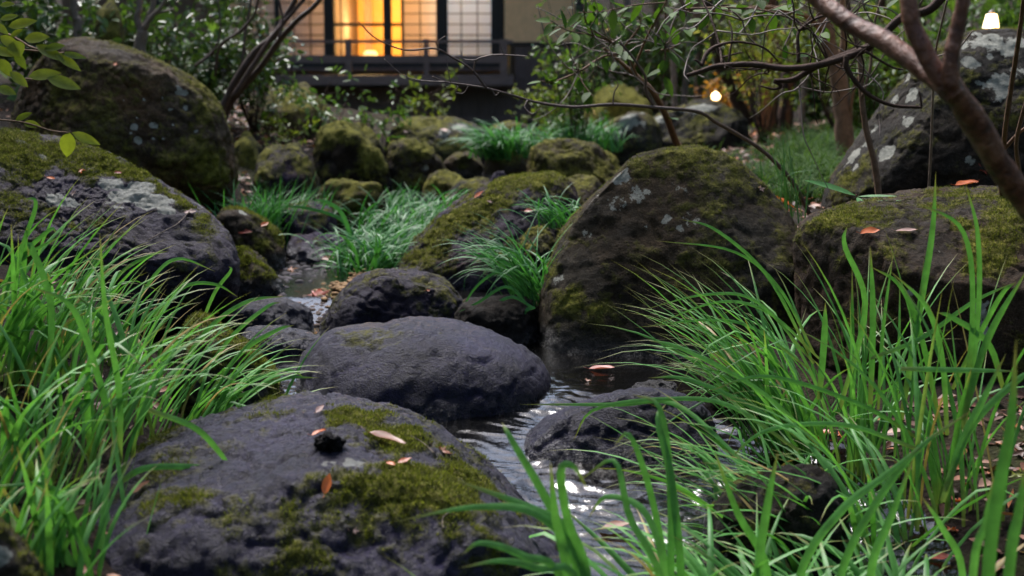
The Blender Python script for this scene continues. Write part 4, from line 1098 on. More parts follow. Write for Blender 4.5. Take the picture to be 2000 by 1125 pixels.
# ================================================================== leaves
LEAFG = mat_leaf('camellia_leaf', (0.028, 0.068, 0.010), (0.075, 0.135, 0.020), rough=0.6, trans=0.36, spec=0.15)
LEAFY = mat_leaf('olive_leaf', (0.085, 0.120, 0.016), (0.19, 0.215, 0.026), rough=0.4, trans=0.45)
LEAFF = mat_leaf('bush_leaf', (0.032, 0.072, 0.016), (0.105, 0.180, 0.036), rough=0.35, trans=0.35)
LEAFP = mat_leaf('pale_bush_leaf', (0.060, 0.100, 0.018), (0.17, 0.20, 0.035), rough=0.45, trans=0.4)
LEAFD = mat_leaf('dark_bush_leaf', (0.024, 0.050, 0.014), (0.070, 0.125, 0.028), rough=0.3, trans=0.25)
FALLO = mat_leaf('fallen_leaf_orange', (0.34, 0.070, 0.018), (0.52, 0.13, 0.03), rough=0.4, trans=0.2)
FALLB = mat_leaf('fallen_leaf_brown', (0.20, 0.085, 0.050), (0.34, 0.17, 0.11), rough=0.4, trans=0.2)
FALLR = mat_leaf('fallen_leaf_red', (0.22, 0.035, 0.018), (0.30, 0.06, 0.03), rough=0.4, trans=0.2)
FALLP = mat_leaf('fallen_leaf_pink', (0.26, 0.15, 0.13), (0.44, 0.28, 0.24), rough=0.5, trans=0.2)

def leaf_geo(base, tip_dir, normal, L, W, rnd, curl=0.25, n=7, fold=0.2, wave=0.0):
    """an oval pointed leaf from its stalk"""
    t = tip_dir / np.linalg.norm(tip_dir)
    nn = normal - t * (normal @ t); nn /= np.linalg.norm(nn) + 1e-9
    s = np.cross(nn, t)
    u = np.linspace(0, 1, n)
    ww = W * np.sin(np.pi * u ** 0.85) ** 0.8 * 0.5
    ww[0] = ww[-1] = W * 0.015
    mid = base + t * (u * L)[:, None] - nn * (curl * L * (u - 0.35 * u) ** 2)[:, None]
    wv = wave * W * np.sin(u * 9 + rnd * 6)
    V = np.stack([mid - s * ww[:, None] + nn * (fold * ww + wv)[:, None], mid, mid + s * ww[:, None] + nn * (fold * ww - wv)[:, None]], 1).reshape(-1, 3)
    i = np.arange(n - 1)[:, None] * 3
    F = np.concatenate([np.concatenate([i, i + 1, i + 4, i + 3], 1), np.concatenate([i + 1, i + 2, i + 5, i + 4], 1)])
    A = np.stack([np.repeat(u, 3), np.full(3 * n, rnd), np.zeros(3 * n), np.ones(3 * n)], -1)
    return V, F, A

def maple_geo(base, t, nn, L, W, rnd):
    """a dry five-lobed leaf with raised, uneven lobes"""
    t = t / np.linalg.norm(t); nn = nn - t * (nn @ t); nn /= np.linalg.norm(nn); s = np.cross(nn, t)
    ang, rad = [], []
    for k, (a, r) in enumerate([(-125, .55), (-65, .85), (0, 1.0), (65, .85), (125, .55)]):
        ang += [a - 14, a, a + 16]; rad += [r * .62, r, r * .55]
        if k < 4: ang.append(a + 30); rad.append(.30)
    ang = np.radians(ang + [180]); rad = np.array(rad + [.12]) * L * .55
    rr = np.random.default_rng(int(rnd * 9999))
    hgt = rr.normal(size=len(ang)) * .07 * L + .22 * rad * rr.uniform(-.2, 1.0)
    c = base + t * L * .5
    V = np.vstack([[c], c + t * (np.cos(ang) * rad)[:, None] + s * (np.sin(ang) * rad)[:, None] + nn * (hgt + .01 * L)[:, None]])
    n = len(ang)
    F = np.array([(0, 1 + i, 1 + (i + 1) % n) for i in range(n)])
    A = np.tile([.5, rnd, 0, 1], (len(V), 1))
    return V, F, A

def part_geo(name, VFA, mat, parent, smooth=True):
    V, F, A = VFA
    o = mesh_obj(name, V, F, mat, parent, smooth)
    attr_col(o.data, 'bl', A)
    return o

def tube_part(name, P, R, mat, parent, sides=7, lump=0.0, n=None):
    P = np.asarray(P, float)
    if n: 
        R0 = np.broadcast_to(np.asarray(R, float), (len(P),)) if np.ndim(R) else np.full(len(P), R)
        u = np.linspace(0, len(P) - 1, n)
        R = np.interp(u, np.arange(len(P)), R0)
        P = catmull(P, n)
    v, f = tube_geo(P, R, sides, lump)
    return mesh_obj(name, v, f, mat, parent, True)

def pix(path, deps):
    deps = np.interp(np.linspace(0, 1, len(path)), np.linspace(0, 1, len(deps)), deps)
    return np.array([at(a, b, d) for (a, b), d in zip(path, deps)])

BARK = mat_simple('brown_bark', (0.15, 0.088, 0.055), 0.75, 0.5, 30, 0.6, 90, 0.25)
def mat_bark():
    t = NT('smooth_red_bark')
    P = t.pos()
    n1, n2 = t.noise(18, P, 5, 0.65, 0.6), t.noise(70, P, 4, 0.7)
    c = t.ramp(n1, [(0.30, (0.040, 0.016, 0.010)), (0.48, (0.135, 0.050, 0.026)), (0.60, (0.23, 0.105, 0.062)), (0.72, (0.27, 0.18, 0.15))])
    c = t.mix(1.0, c, t.ramp(n2, [(0.3, 0.5), (0.7, 1.4)]), 'MULTIPLY')
    t.put(t.P.inputs['Base Color'], c)
    t.P.inputs['Roughness'].default_value = 0.48
    t.P.inputs['Specular IOR Level'].default_value = 0.35
    t.put(t.P.inputs['Normal'], t.bump(t.math('ADD', n1, t.math('MULTIPLY', n2, 0.5)), 0.9, 0.012))
    return t.m
BARKR = mat_bark()
BARKD = mat_simple('dark_bark', (0.050, 0.027, 0.019), 0.8, 0.4, 30, 0.6, 90, 0.2)
BARKG = mat_simple('grey_bark', (0.17, 0.125, 0.095), 0.75, 0.4, 24, 0.5, 70)

# ================================================================== trees with their trunks in view
def tree(name, label, parts, mat, cat='tree', group=None, base=None):
    """parts: (part name, pixel path, distances, radii in photo pixels)"""
    first = pix(parts[0][1], parts[0][2])
    b = first[0] if base is None else np.array(base)
    E = empty(name, b, label, cat, group)
    ORIG[E.name] = np.array(b, float)
    for pn, path, deps, rpx in parts:
        P = pix(path, deps)
        rp = np.interp(np.linspace(0, 1, len(path)), np.linspace(0, 1, len(rpx)), rpx)
        dd = np.interp(np.linspace(0, 1, len(path)), np.linspace(0, 1, len(deps)), deps)
        R = rp * dd / FPX
        tube_part(pn, P, R, mat, E, sides=12 if max(rpx) > 9 else 6, lump=0.16 if max(rpx) > 9 else 0.1, n=max(8, 7 * len(path)))
    return E

T1 = tree('crooked_tree', 'crooked red-barked trunk forking across the upper right corner, out of focus', [
    ('trunk', [(2420, 1000), (2250, 740), (2110, 540), (2000, 392), (1945, 310), (1895, 225), (1848, 158)], (2.5, 2.3), (36, 27, 25, 25, 24)),
    ('branch', [(1868, 190), (1835, 150), (1795, 80), (1775, 10), (1765, -120), (1740, -400), (1720, -900), (1740, -1500)], (2.3, 2.4), (22, 18, 17, 17, 15, 13, 10, 4)),
    ('branch', [(1850, 175), (1800, 135), (1730, 82), (1660, 45), (1590, -10), (1480, -130), (1380, -300), (1250, -620), (1180, -1000)], (2.31, 2.8), (18, 19, 19, 19, 18, 15, 12, 8, 3)),
    ('branch', [(1856, 170), (1858, 110), (1872, 50), (1885, -30), (1920, -250), (1970, -600), (1990, -1100)], (2.29, 2.3), (17, 15, 14, 14, 12, 9, 3)),
], BARKR)
def twig_set(parent, mat, paths):
    for path, deps, rpx in paths:
        P = pix(path, deps)
        dd = np.interp(np.linspace(0, 1, len(path)), np.linspace(0, 1, len(deps)), deps)
        rp = np.interp(np.linspace(0, 1, len(path)), np.linspace(0, 1, len(rpx)), rpx)
        tube_part('twig', P, rp * dd / FPX, mat, parent, 6, 0.12, n=6 * len(path))

T2 = tree('bare_tree', 'dark bare bough with a snapped end reaching in from the upper right', [
    ('trunk', [(2175, 690), (2150, 420), (2120, 180), (2060, 20), (1960, -70), (1880, -60)], (3.6, 3.2), (26, 22, 16, 14)),
    ('branch', [(1880, -60), (1820, 15), (1760, 35), (1700, 90), (1620, 122), (1540, 134), (1470, 126), (1400, 130), (1368, 140), (1342, 147)], (3.2, 3.3), (9, 9, 8, 7, 6.5, 6, 5.5, 3.5)),
    ('branch', [(1700, 92), (1640, 112), (1590, 132), (1550, 155), (1512, 158)], (3.25, 3.3), (8, 7, 6, 4)),
    ('branch', [(1512, 158), (1525, 168), (1512, 174), (1485, 168)], (3.3, 3.3), (4, 3, 2)),
    ('branch', [(1560, 122), (1558, 70), (1565, 50), (1545, 30)], (3.3, 3.35), (4, 3, 2)),
    ('branch', [(1560, 60), (1590, 38), (1620, 32), (1650, 60)], (3.3, 3.3), (3, 2)),
    ('branch', [(1370, 128), (1380, 105), (1400, 90), (1440, 82), (1490, 92), (1520, 120)], (3.3, 3.4), (4, 4, 3, 2, 1.5)),
    ('branch', [(1654, 110), (1655, 135), (1690, 180), (1740, 205), (1800, 210)], (3.2, 3.2), (6, 5, 4, 3)),
    ('branch', [(1800, 210), (1798, 190), (1795, 178)], (3.2, 3.2), (2.5, 1.5)),
    ('branch', [(1690, 100), (1740, 130), (1765, 136)], (3.2, 3.2), (3, 1.5)),
    ('branch', [(1410, 125), (1405, 90), (1390, 40), (1372, 0)], (3.35, 3.5), (2.5, 2)),
    ('branch', [(1422, 125), (1430, 70), (1424, 40)], (3.35, 3.4), (2.5, 1.5)),
    ('branch', [(1412, 112), (1440, 104), (1452, 103)], (3.35, 3.4), (2, 1)),
    ('branch', [(1372, 128), (1360, 118), (1355, 117)], (3.3, 3.3), (3, 1)),
], BARKD)

def wild_twigs(parent, starts, n, length, rpx, mat, seed, up=0.0):
    rng = np.random.default_rng(seed)
    for _ in range(n):
        a, b, dd = starts[rng.integers(len(starts))]
        P = [at(a, b, dd)]
        v = rng.normal(size=3) * np.array([1, .5, .8]) + np.array([0, 0, up]); v /= np.linalg.norm(v)
        st = length * dd / FPX / 6 * rng.uniform(.5, 1.2)
        for _k in range(6):
            P.append(P[-1] + v * st)
            v = v + rng.normal(size=3) * 0.26; v /= np.linalg.norm(v)
        tube_part('twig', P, np.linspace(rpx, rpx * .4, 7) * dd / FPX, mat, parent, 5, n=14)
wild_twigs(T2, [(1620, 122, 3.3), (1680, 100, 3.25), (1560, 60, 3.3), (1470, 126, 3.3), (1580, 130, 3.3), (1700, 90, 3.2), (1590, 40, 3.3), (1500, 130, 3.3), (1650, 60, 3.3)], 34, 130, 2.0, BARKD, 3, 0.2)
PALET = mat_simple('pale_twig', (0.15, 0.105, 0.085), 0.6, 0.4, 40)
wild_twigs(T2, [(1400, 60, 3.6), (1450, 40, 3.6), (1520, 20, 3.6), (1620, 30, 3.6), (1700, 150, 3.5), (1560, 170, 3.5)], 22, 190, 1.7, PALET, 5, 0.1)

# the slender arching stem and its twigs
T3 = tree('arching_shrub', 'thin bare stem arching from the tall boulder leftwards past the house', [
    ('stem', [(1590, 440), (1570, 395), (1540, 345), (1490, 295), (1440, 262), (1400, 240), (1362, 218), (1280, 210), (1200, 204), (1120, 209), (1050, 200), (1000, 186), (950, 172)], (5.3, 4.6), (5, 4.5, 4.2, 3.8, 3.4, 3, 2.6)),
    ('branch', [(950, 172), (920, 135), (880, 110), (850, 95), (800, 98), (770, 92), (730, 72), (700, 42)], (4.6, 4.4), (2.6, 2.2, 1.6, 1.2)),
    ('branch', [(950, 172), (905, 165), (870, 160), (845, 150)], (4.6, 4.5), (2.2, 1.4)),
    ('branch', [(925, 140), (930, 118), (950, 110), (970, 107), (1000, 108), (1030, 110)], (4.55, 4.5), (1.8, 1)),
    ('branch', [(985, 108), (980, 95), (976, 82)], (4.5, 4.5), (1.5, .8)),
    ('branch', [(855, 98), (858, 80), (870, 70)], (4.5, 4.5), (1.6, .8)),
    ('branch', [(858, 100), (850, 80)], (4.5, 4.5), (1.6, .8)),
    ('branch', [(895, 168), (890, 180), (905, 182), (915, 168)], (4.5, 4.5), (1.4, .8)),
    ('branch', [(960, 174), (968, 186), (975, 180)], (4.6, 4.6), (1.4, .8)),
    ('branch', [(880, 162), (875, 135), (872, 115)], (4.5, 4.5), (1.4, .8)),
    ('branch', [(930, 118), (905, 115), (900, 100)], (4.5, 4.5), (1.4, .8)),
    ('branch', [(820, 160), (800, 155), (790, 140)], (4.5, 4.5), (1.4, .8)),
    ('branch', [(870, 160), (820, 157), (785, 145), (750, 115)], (4.5, 4.5), (1.4, .8)),
    ('branch', [(1197, 204), (1200, 180), (1207, 165), (1198, 150)], (4.8, 4.8), (1.5, .8)),
    ('branch', [(1030, 196), (1025, 210), (1040, 222), (1055, 212)], (4.65, 4.6), (1.4, .7)),
    ('branch', [(1278, 209), (1262, 180), (1260, 150), (1245, 125), (1222, 95), (1208, 82)], (4.9, 4.8), (3.5, 3, 2.5, 1.8)),
], mat_simple('twig_bark', (0.105, 0.066, 0.052), 0.6, 0.4, 40, 0.4, 120), cat='shrub')

# leafy twigs above it
def leafy(name, label, twigs, mat_l, Lpx, nleaf, spread=0.5, seed=1, bark=BARK, group=None, base=None, extra=()):
    """twigs: (pixel path, distances, radii px, leaves); leaves hang along the outer part"""
    rng = np.random.default_rng(seed)
    E = tree(name, label, [('twig', t[0], t[1], t[2]) for t in twigs], bark, cat='shrub', group=group, base=base)
    for path, deps, rpx, nl in twigs:
        P = catmull(pix(path, deps), 40)
        d = float(np.mean(deps))
        for k in range(nl):
            i = int(39 * (0.25 + 0.75 * (k + rng.random()) / max(nl, 1)))
            i = min(i, 39)
            T = P[min(i + 1, 39)] - P[max(i - 1, 0)]; T /= np.linalg.norm(T) + 1e-9
            sd = rng.normal(size=3) * 0.8; sd -= T * (sd @ T)
            dr = T * 0.55 + sd + np.array([0, -0.25, -0.15])
            nr = np.array([0.25 * rng.normal(), -0.35 + 0.3 * rng.normal(), 0.9])
            L = Lpx * d / FPX * rng.uniform(0.7, 1.15)
            part_geo('leaf', leaf_geo(P[i], dr, nr, L, L * rng.uniform(0.40, 0.52), rng.random(), rng.uniform(0.0, 0.4)), mat_l, E)
    for (a, b, d, ang, L, wr, tilt) in extra:
        Q = at(a, b, d)
        dr = np.array([math.cos(math.radians(ang)), 0.15 * math.sin(ang), math.sin(math.radians(ang))])
        nr = np.array([0.1, -0.85 + tilt, 0.45 + tilt])
        part_geo('leaf', leaf_geo(Q, dr, nr, L * d / FPX, wr * d / FPX, rng.random(), 0.12), mat_l, E)
    return E

leafy('camellia_branch', 'leafy branch with oval olive-green leaves hanging in at the upper left', [
    ([(-320, 680), (-300, 400), (-270, 180), (-260, 60)], (3.6, 3.6), (9, 7, 5), 0),
    ([(-260, 60), (-150, 150), (-60, 60), (0, 62), (40, 80), (60, 92), (90, 100)], (3.6, 3.5), (5, 4, 3, 2.5, 2), 0),
    ([(-150, 150), (-60, 100), (0, 97), (50, 98), (110, 103), (125, 103)], (3.6, 3.5), (3, 2.4, 2, 1.5), 0),
    ([(-150, 150), (-60, 130), (0, 135), (20, 148), (60, 155), (95, 155)], (3.6, 3.5), (3, 2, 1.6), 0),
    ([(-150, 150), (-60, 228), (0, 234), (50, 240), (100, 255), (135, 259)], (3.6, 3.6), (3, 2, 1.6, 1.4), 0),
], LEAFY, 60, 0, seed=4, base=at(-320, 680, 3.6), extra=[
    (16, 52, 3.5, 12, 58, 22, 0), (0, 38, 3.5, 14, 36, 14, 0), (48, 76, 3.5, 5, 50, 24, 0), (86, 96, 3.5, 10, 42, 18, 0), (25, 80, 3.5, -65, 34, 34, 0), (70, 88, 3.5, -28, 62, 24, .1), (108, 104, 3.5, -35, 58, 20, .1), (120, 104, 3.5, -10, 48, 14, 0),
    (55, 150, 3.5, 8, 62, 25, 0), (92, 152, 3.5, -18, 66, 27, .05), (20, 140, 3.5, -40, 45, 20, 0), (0, 115, 3.5, -60, 40, 22, 0), (-5, 170, 3.5, -20, 40, 20, 0), (135, 258, 3.6, -100, 50, 32, 0), (140, 259, 3.6, -24, 58, 20, 0), (30, 235, 3.6, 25, 36, 14, 0), (45, 240, 3.6, -10, 34, 16, 0), (0, 70, 3.5, -35, 44, 22, 0), (28, 100, 3.5, -60, 40, 18, 0), (0, 10, 3.5, 5, 30, 12, 0), (-10, 45, 3.5, -40, 34, 15, 0), (-15, 95, 3.5, -15, 50, 20, 0), (20, 72, 3.5, 30, 30, 12, 0)])

LS = leafy('leafy_shrub', 'loose shrub of small oval green leaves overhanging right of the house', [
    ([(1338, 350), (1330, 300), (1318, 272), (1300, 225), (1275, 180), (1245, 150), (1210, 120), (1180, 95)], (6.6, 5.2), (8, 8, 7, 4, 3), 4),
    ([(1245, 150), (1225, 110), (1195, 82), (1150, 52), (1140, 20)], (5.3, 4.9), (3, 2, 1.5), 10),
    ([(1225, 105), (1180, 110), (1130, 140), (1080, 160), (1055, 158)], (5.3, 5.0), (2.4, 2, 1.2), 10),
    ([(1195, 82), (1160, 70), (1110, 60), (1075, 40)], (5.1, 4.9), (2, 1.5, 1), 13),
    ([(1240, 130), (1260, 80), (1280, 40), (1300, 5), (1310, -40)], (5.3, 5.0), (2.5, 2, 1.5), 9),
    ([(1220, 90), (1250, 50), (1240, 30), (1190, 45)], (5.2, 5.0), (2, 1.4, 1), 8),
    ([(1300, 5), (1240, 10), (1180, 22), (1130, 25)], (5.0, 4.9), (1.6, 1.2, 1), 12),
    ([(1260, 100), (1310, 95), (1330, 80)], (5.3, 5.2), (2, 1.2), 5),
    ([(1300, 20), (1300, 90), (1296, 155)], (5.1, 5.1), (1.8, 1.4), 8),
    ([(1130, 140), (1140, 165), (1160, 190)], (5.1, 5.0), (1.6, 1), 4),
    ([(1310, -40), (1350, 20), (1420, 10), (1480, 25), (1530, 10)], (5.0, 5.0), (2.5, 2, 1.4), 13),
    ([(1310, -40), (1340, 28), (1320, 20), (1420, 15), (1500, 22), (1580, 50)], (4.9, 4.9), (2, 2.4, 1.6), 6),
], LEAFG, 40, 0, seed=9)

wild_twigs(LS, [(1225, 105, 5.2), (1195, 82, 5.1), (1260, 80, 5.2), (1130, 140, 5.1), (1240, 150, 5.3), (1300, 90, 5.1), (1160, 70, 5.0)], 34, 150, 1.5, PALET, 15, 0.0)
leafy('hanging_twigs', 'fine twigs with small green leaves trailing along the top, above the bare bough', [
    ([(1602, -150), (1560, -210), (1500, -160)], (7.35, 4.6), (5, 4, 3), 0),
    ([(1500, -160), (1450, -40), (1400, 10), (1360, 50), (1330, 60)], (4.6, 4.4), (3, 2, 1), 9),
    ([(1500, -160), (1490, -30), (1470, 30), (1440, 70)], (4.6, 4.4), (3, 2, 1), 8),
    ([(1500, -160), (1540, -30), (1550, 40), (1530, 95)], (4.5, 4.4), (3, 2, 1), 8),
    ([(1500, -160), (1600, -40), (1620, 20), (1600, 75), (1580, 110)], (4.5, 4.4), (3, 2, 1), 9),
    ([(1500, -160), (1660, -50), (1690, 20), (1720, 70)], (4.5, 4.4), (3, 2, 1), 8),
    ([(1600, -40), (1680, 5), (1740, 20), (1790, 60)], (4.5, 4.4), (2, 1), 7),
    ([(1450, -40), (1380, -10), (1310, 30), (1280, 70)], (4.5, 4.4), (2, 1), 9),
], LEAFG, 32, 0, seed=31, bark=PALET, base=at(1602, -150, 7.35))
# trunks of the garden
tree('slender_tree', 'brown slender tree rising behind the lichened boulder, left one', [
    ('trunk', [(1654, 345), (1650, 285), (1644, 200), (1636, 140), (1622, 95), (1616, 60), (1606, 0), (1600, -200), (1585, -550), (1580, -950)], (7.4, 7.4), (21, 18, 15, 15, 12, 10)),
    ('branch', [(1640, 130), (1648, 80), (1645, 20), (1650, -60)], (7.4, 7.4), (8, 6, 5)),
    ('branch', [(1660, 250), (1662, 200), (1675, 150)], (7.4, 7.3), (5, 4, 3)),
    ('branch', [(1616, 70), (1570, 30), (1500, 15), (1440, 18), (1330, 22)], (7.4, 6.6), (6, 5, 3)),
], BARK)
tree('sapling', 'thin brown sapling growing against the lichened boulder', [
    ('trunk', [(1718, 405), (1714, 360), (1706, 310), (1692, 255), (1684, 200), (1680, 120), (1668, 60), (1655, 0), (1640, -150)], (4.95, 4.9), (7, 6, 5.5, 5, 4)),
    ('branch', [(1684, 190), (1700, 130), (1705, 60), (1720, 0)], (4.9, 4.9), (3, 2)),
], BARK)
tree('leaning_tree', 'dark leaning trunk beside the round garden lamp', [
    ('trunk', [(1455, 245), (1442, 205), (1425, 165), (1408, 130), (1396, 80), (1385, 20), (1378, -150), (1350, -500), (1340, -850)], (10.6, 10.6), (16, 12, 11, 10, 9, 8))], BARKD)
tree('mossy_tree', 'broad dark double trunk in the wood behind the bare bough', [
    ('trunk', [(1495, 275), (1500, 215), (1508, 150), (1512, 80), (1505, 0), (1500, -200), (1480, -600), (1470, -950)], (11.5, 11.5), (22, 18, 15, 14, 14)),
    ('trunk', [(1532, 265), (1538, 190), (1545, 110), (1548, 30), (1552, -180), (1570, -560), (1580, -900)], (11.6, 11.6), (15, 13, 12, 10))], BARKD)
for k, (a, b, c, d, w, m, lab) in enumerate([
        (152, 80, 144, 8.6, 8, BARKG, 'straight pale thin trunk behind the huge boulder, leftmost of the saplings'),
        (1365, 225, 1360, 14, 9, BARK, 'brown trunk far behind the glowing garden lamp, left of the leaning one'),
        (1335, 225, 1345, 14.5, 6, BARKG, 'thin grey trunk left of the glowing garden lamp'),
        (1290, 215, 1280, 15, 7, BARK, 'slim brown trunk at the back beside the yellow mound'),
        (1235, 200, 1225, 16, 8, BARKG, 'grey trunk standing behind the yellow mossy mound'),
        (1590, 240, 1595, 13, 6, BARK, 'thin trunk in the wood left of the slender brown tree'),
        (1568, 235, 1572, 12.5, 7, BARKG, 'pale trunk close to the broad dark double one'),
        (1730, 200, 1722, 12, 9, BARKD, 'dark trunk in the shade beyond the lichened boulder'),
        (1470, 235, 1468, 13.5, 6, BARK, 'thin trunk between the leaning and the double dark trunks'),
        (1790, 120, 1800, 13, 10, BARKD, 'dark trunk glimpsed in the fork of the crooked tree'),
        (1320, 215, 1300, 13, 6, BARKG, 'slanting grey stem above the dark hollow rock'),
        (1400, 220, 1410, 16, 7, BARK, 'far brown trunk directly behind the round lamp')]):
    tree('wood_tree', lab, [('trunk', [(a, b + 25), (a - 2, b - 10), ((a + c) / 2 + 4, b / 2), (c, 0), (c - 6, -300), (c - 16, -650), (c - 20, -1000)], (d, d), (w * 1.3, w, w * .9, w * .85, w * .8, w * .6, w * .3))], m, group='trunks in the wood')
tree('forked_tree', 'pale forked trunk growing behind the huge brown boulder', [
    ('trunk', [(276, 120), (274, 90), (278, 60)], (8.4, 8.4), (13, 11, 11)),
    ('branch', [(277, 68), (268, 35), (272, 0), (262, -160)], (8.4, 8.4), (8, 7, 6, 4)),
    ('branch', [(278, 66), (292, 30), (300, 0), (312, -140)], (8.4, 8.4), (8, 7, 6, 4)),
    ('branch', [(280, 55), (300, 28), (318, 8), (350, -60)], (8.3, 8.3), (5, 4, 3)),
    ('branch', [(290, 35), (310, 25), (340, 18)], (8.3, 8.3), (3, 2))], BARKG)
tree('leaning_shrub', 'cluster of dark reddish stems leaning right in front of the house', [
    ('stem', [(425, 265), (448, 205), (470, 175), (510, 130), (545, 80), (580, 40), (620, 5), (680, -80)], (8.3, 8.0), (8, 7, 6, 5, 4)),
    ('stem', [(420, 265), (440, 200), (465, 150), (500, 100), (535, 70), (560, 30), (585, -20), (600, -100)], (8.2, 8.0), (8, 7, 6, 4)),
    ('stem', [(455, 190), (500, 120), (530, 75), (575, 20), (620, -30)], (8.1, 8.0), (6, 5, 4, 3)),
    ('stem', [(450, 185), (468, 150), (480, 60), (490, 0), (492, -80)], (8.2, 8.3), (4, 3, 3)),
    ('branch', [(420, 150), (430, 90), (470, 60), (500, 20), (505, -40)], (8.2, 8.0), (3, 3, 2)),
    ('branch', [(380, 130), (420, 95), (430, 50), (425, 0)], (8.3, 8.3), (3, 2, 2)),
    ('branch', [(545, 75), (552, 40), (545, 0)], (8.0, 8.0), (3, 2)),
], mat_simple('reddish_bark', (0.060, 0.032, 0.026), 0.6, 0.4, 30, 0.4, 90), cat='shrub')
tree('thin_stem', 'pair of thin grey stems at the right edge beside the crooked trunk', [
    ('stem', [(1955, 392), (1960, 300), (1965, 240), (1980, 140), (1992, 60), (2005, -50)], (4.25, 3.6), (5, 5, 4)),
    ('stem', [(1995, 400), (1990, 330), (1985, 280), (1998, 220), (2020, 150)], (4.2, 3.9), (5, 4, 4)),
    ('branch', [(1962, 290), (1990, 260), (2010, 245)], (4.1, 4.0), (4, 3))], BARK, cat='shrub')
tree('grey_stem', 'thin pale twigs standing in front of the fork, upper right', [
    ('stem', [(1812, 405), (1818, 300), (1822, 190), (1826, 110), (1836, 60), (1850, 0)], (4.6, 4.2), (2.6, 2.6, 2.4, 2)),
    ('stem', [(1826, 112), (1870, 95), (1900, 60)], (4.3, 4.2), (2, 1.4))], BARKG, cat='shrub')

# ================================================================== bushes
def bush(name, label, c, rad, nstem, nleaf, leaf, mat, bark, seed, group, up=0.6, flat=1.0, droop=0.0, base_z=None):
    """stems fan out from the foot; twigs fork off and carry leaves"""
    rng = np.random.default_rng(seed)
    c = np.array(c, float); rad = np.array(rad, float)
    bz = gz(c[0], c[1]) if base_z is None else base_z
    foot = np.array([c[0], c[1], min(bz, c[2] - rad[2] * 0.5)])
    E = empty(name, foot, label, 'bush', group); ORIG[E.name] = foot
    sb = Bag(); LV, LF, LA, k = [], [], [], 0
    tips = []
    for s in range(nstem):
        q = rng.normal(size=3); q /= np.linalg.norm(q); q *= rng.uniform(0.5, 1) ** 0.5
        tip = c + q * rad
        mid = foot * 0.45 + tip * 0.55 + rng.normal(size=3) * rad * 0.18 + np.array([0, 0, 0.1 * rad[2]])
        P = catmull([foot + rng.normal(size=3) * np.array([.05, .05, 0]) * rad[0], mid, tip], 12)
        v, f = tube_geo(P, np.linspace(0.010, 0.003, 12) * min(2.0, max(.5, rad.max())), 5)
        sb.add(v, f)
        for u in range(6):
            i = rng.integers(4, 12)
            dirn = rng.normal(size=3) * rad * 0.38
            tips.append((P[i], P[i] + dirn))
            v, f = tube_geo(catmull([P[i], P[i] + dirn * .5 + rng.normal(size=3) * .02, P[i] + dirn], 5), np.linspace(.004, .0015, 5) * min(1.5, max(.4, rad.max())), 4)
            sb.add(v, f)
    sb.build('stems', bark, E, True)
    T0 = np.array([a for a, b in tips]); T1_ = np.array([b for a, b in tips])
    kk = rng.integers(0, len(tips), nleaf)
    u = rng.random(nleaf)[:, None] ** 0.7
    B = T0[kk] * (1 - u) + T1_[kk] * u + rng.normal(size=(nleaf, 3)) * leaf * 0.5
    dr = (T1_ - T0)[kk]; dr /= np.linalg.norm(dr, axis=1)[:, None] + 1e-9
    dr = dr * 0.7 + rng.normal(size=(nleaf, 3)) * 0.7 + np.array([0, 0, -0.2 - droop])
    dr /= np.linalg.norm(dr, axis=1)[:, None]
    nn = rng.normal(size=(nleaf, 3)) * 0.55 + np.array([0, 0, 1.0])
    nn -= dr * (nn * dr).sum(1)[:, None]; nn /= np.linalg.norm(nn, axis=1)[:, None] + 1e-9
    sd = np.cross(nn, dr)
    L = leaf * rng.uniform(0.6, 1.25, nleaf)[:, None]; W = L * rng.uniform(0.20, 0.27, nleaf)[:, None]
    V = np.stack([B, B + dr * L * .38 + sd * W + nn * W * .3, B + dr * L * .75 + sd * W * .72 + nn * W * .1, B + dr * L - nn * L * .12,
                  B + dr * L * .75 - sd * W * .72 + nn * W * .1, B + dr * L * .38 - sd * W + nn * W * .3], 1).reshape(-1, 3)
    i = np.arange(nleaf)[:, None] * 6
    F = np.concatenate([np.concatenate([i, i + 1, i + 2, i + 3], 1), np.concatenate([i, i + 3, i + 4, i + 5], 1)])
    o = mesh_obj('foliage', V, F, mat, E)
    r = np.repeat(np.clip(0.25 + 0.5 * rng.random(nleaf) + 0.5 * fbm(B * 3.0 / max(rad.max(), .3), 2), 0, 1), 6)
    attr_col(o.data, 'bl', np.stack([0 * r, r, 0 * r, 0 * r + 1], -1))
    tag(o, kind='stuff')
    return E

G1 = 'bushes round the garden'
def bpx(name, label, px, py, d, rx, rz, nst, nl, leaf, mat, seed, bark=BARKD, ry=None, base_z=None):
    s = d / FPX
    return bush(name, label, at(px, py, d), (rx * s, (ry or rx * 0.8) * s, rz * s), nst, nl, leaf, mat, bark, seed, G1, base_z=base_z)
bpx('bush', 'dark leafy bush in the top left corner above the boulders', 60, 30, 8.6, 130, 80, 16, 900, 0.07, LEAFD, 21)
bpx('bush', 'dim bush behind the thin pale trunk, top left', 210, 20, 9.6, 90, 75, 12, 650, 0.06, LEAFF, 22)
bpx('bush', 'glossy bush left of the leaning reddish stems', 370, 90, 8.7, 85, 95, 22, 1000, 0.055, LEAFD, 23)
bpx('bush', 'bush of bright little leaves round the leaning reddish stems', 490, 70, 8.6, 90, 110, 22, 700, 0.055, LEAFD, 24)
bpx('bush', 'dark dense bush against the house wall at upper left', 420, 60, 12.5, 130, 120, 22, 1800, 0.07, LEAFD, 25)
bpx('bush', 'sprigs of glossy leaves in front of the veranda rail, left half', 620, 190, 8.9, 75, 55, 9, 170, 0.055, LEAFF, 26)
bpx('bush', 'sprigs of glossy leaves in front of the veranda, middle', 745, 195, 9.2, 60, 40, 7, 120, 0.055, LEAFF, 27)
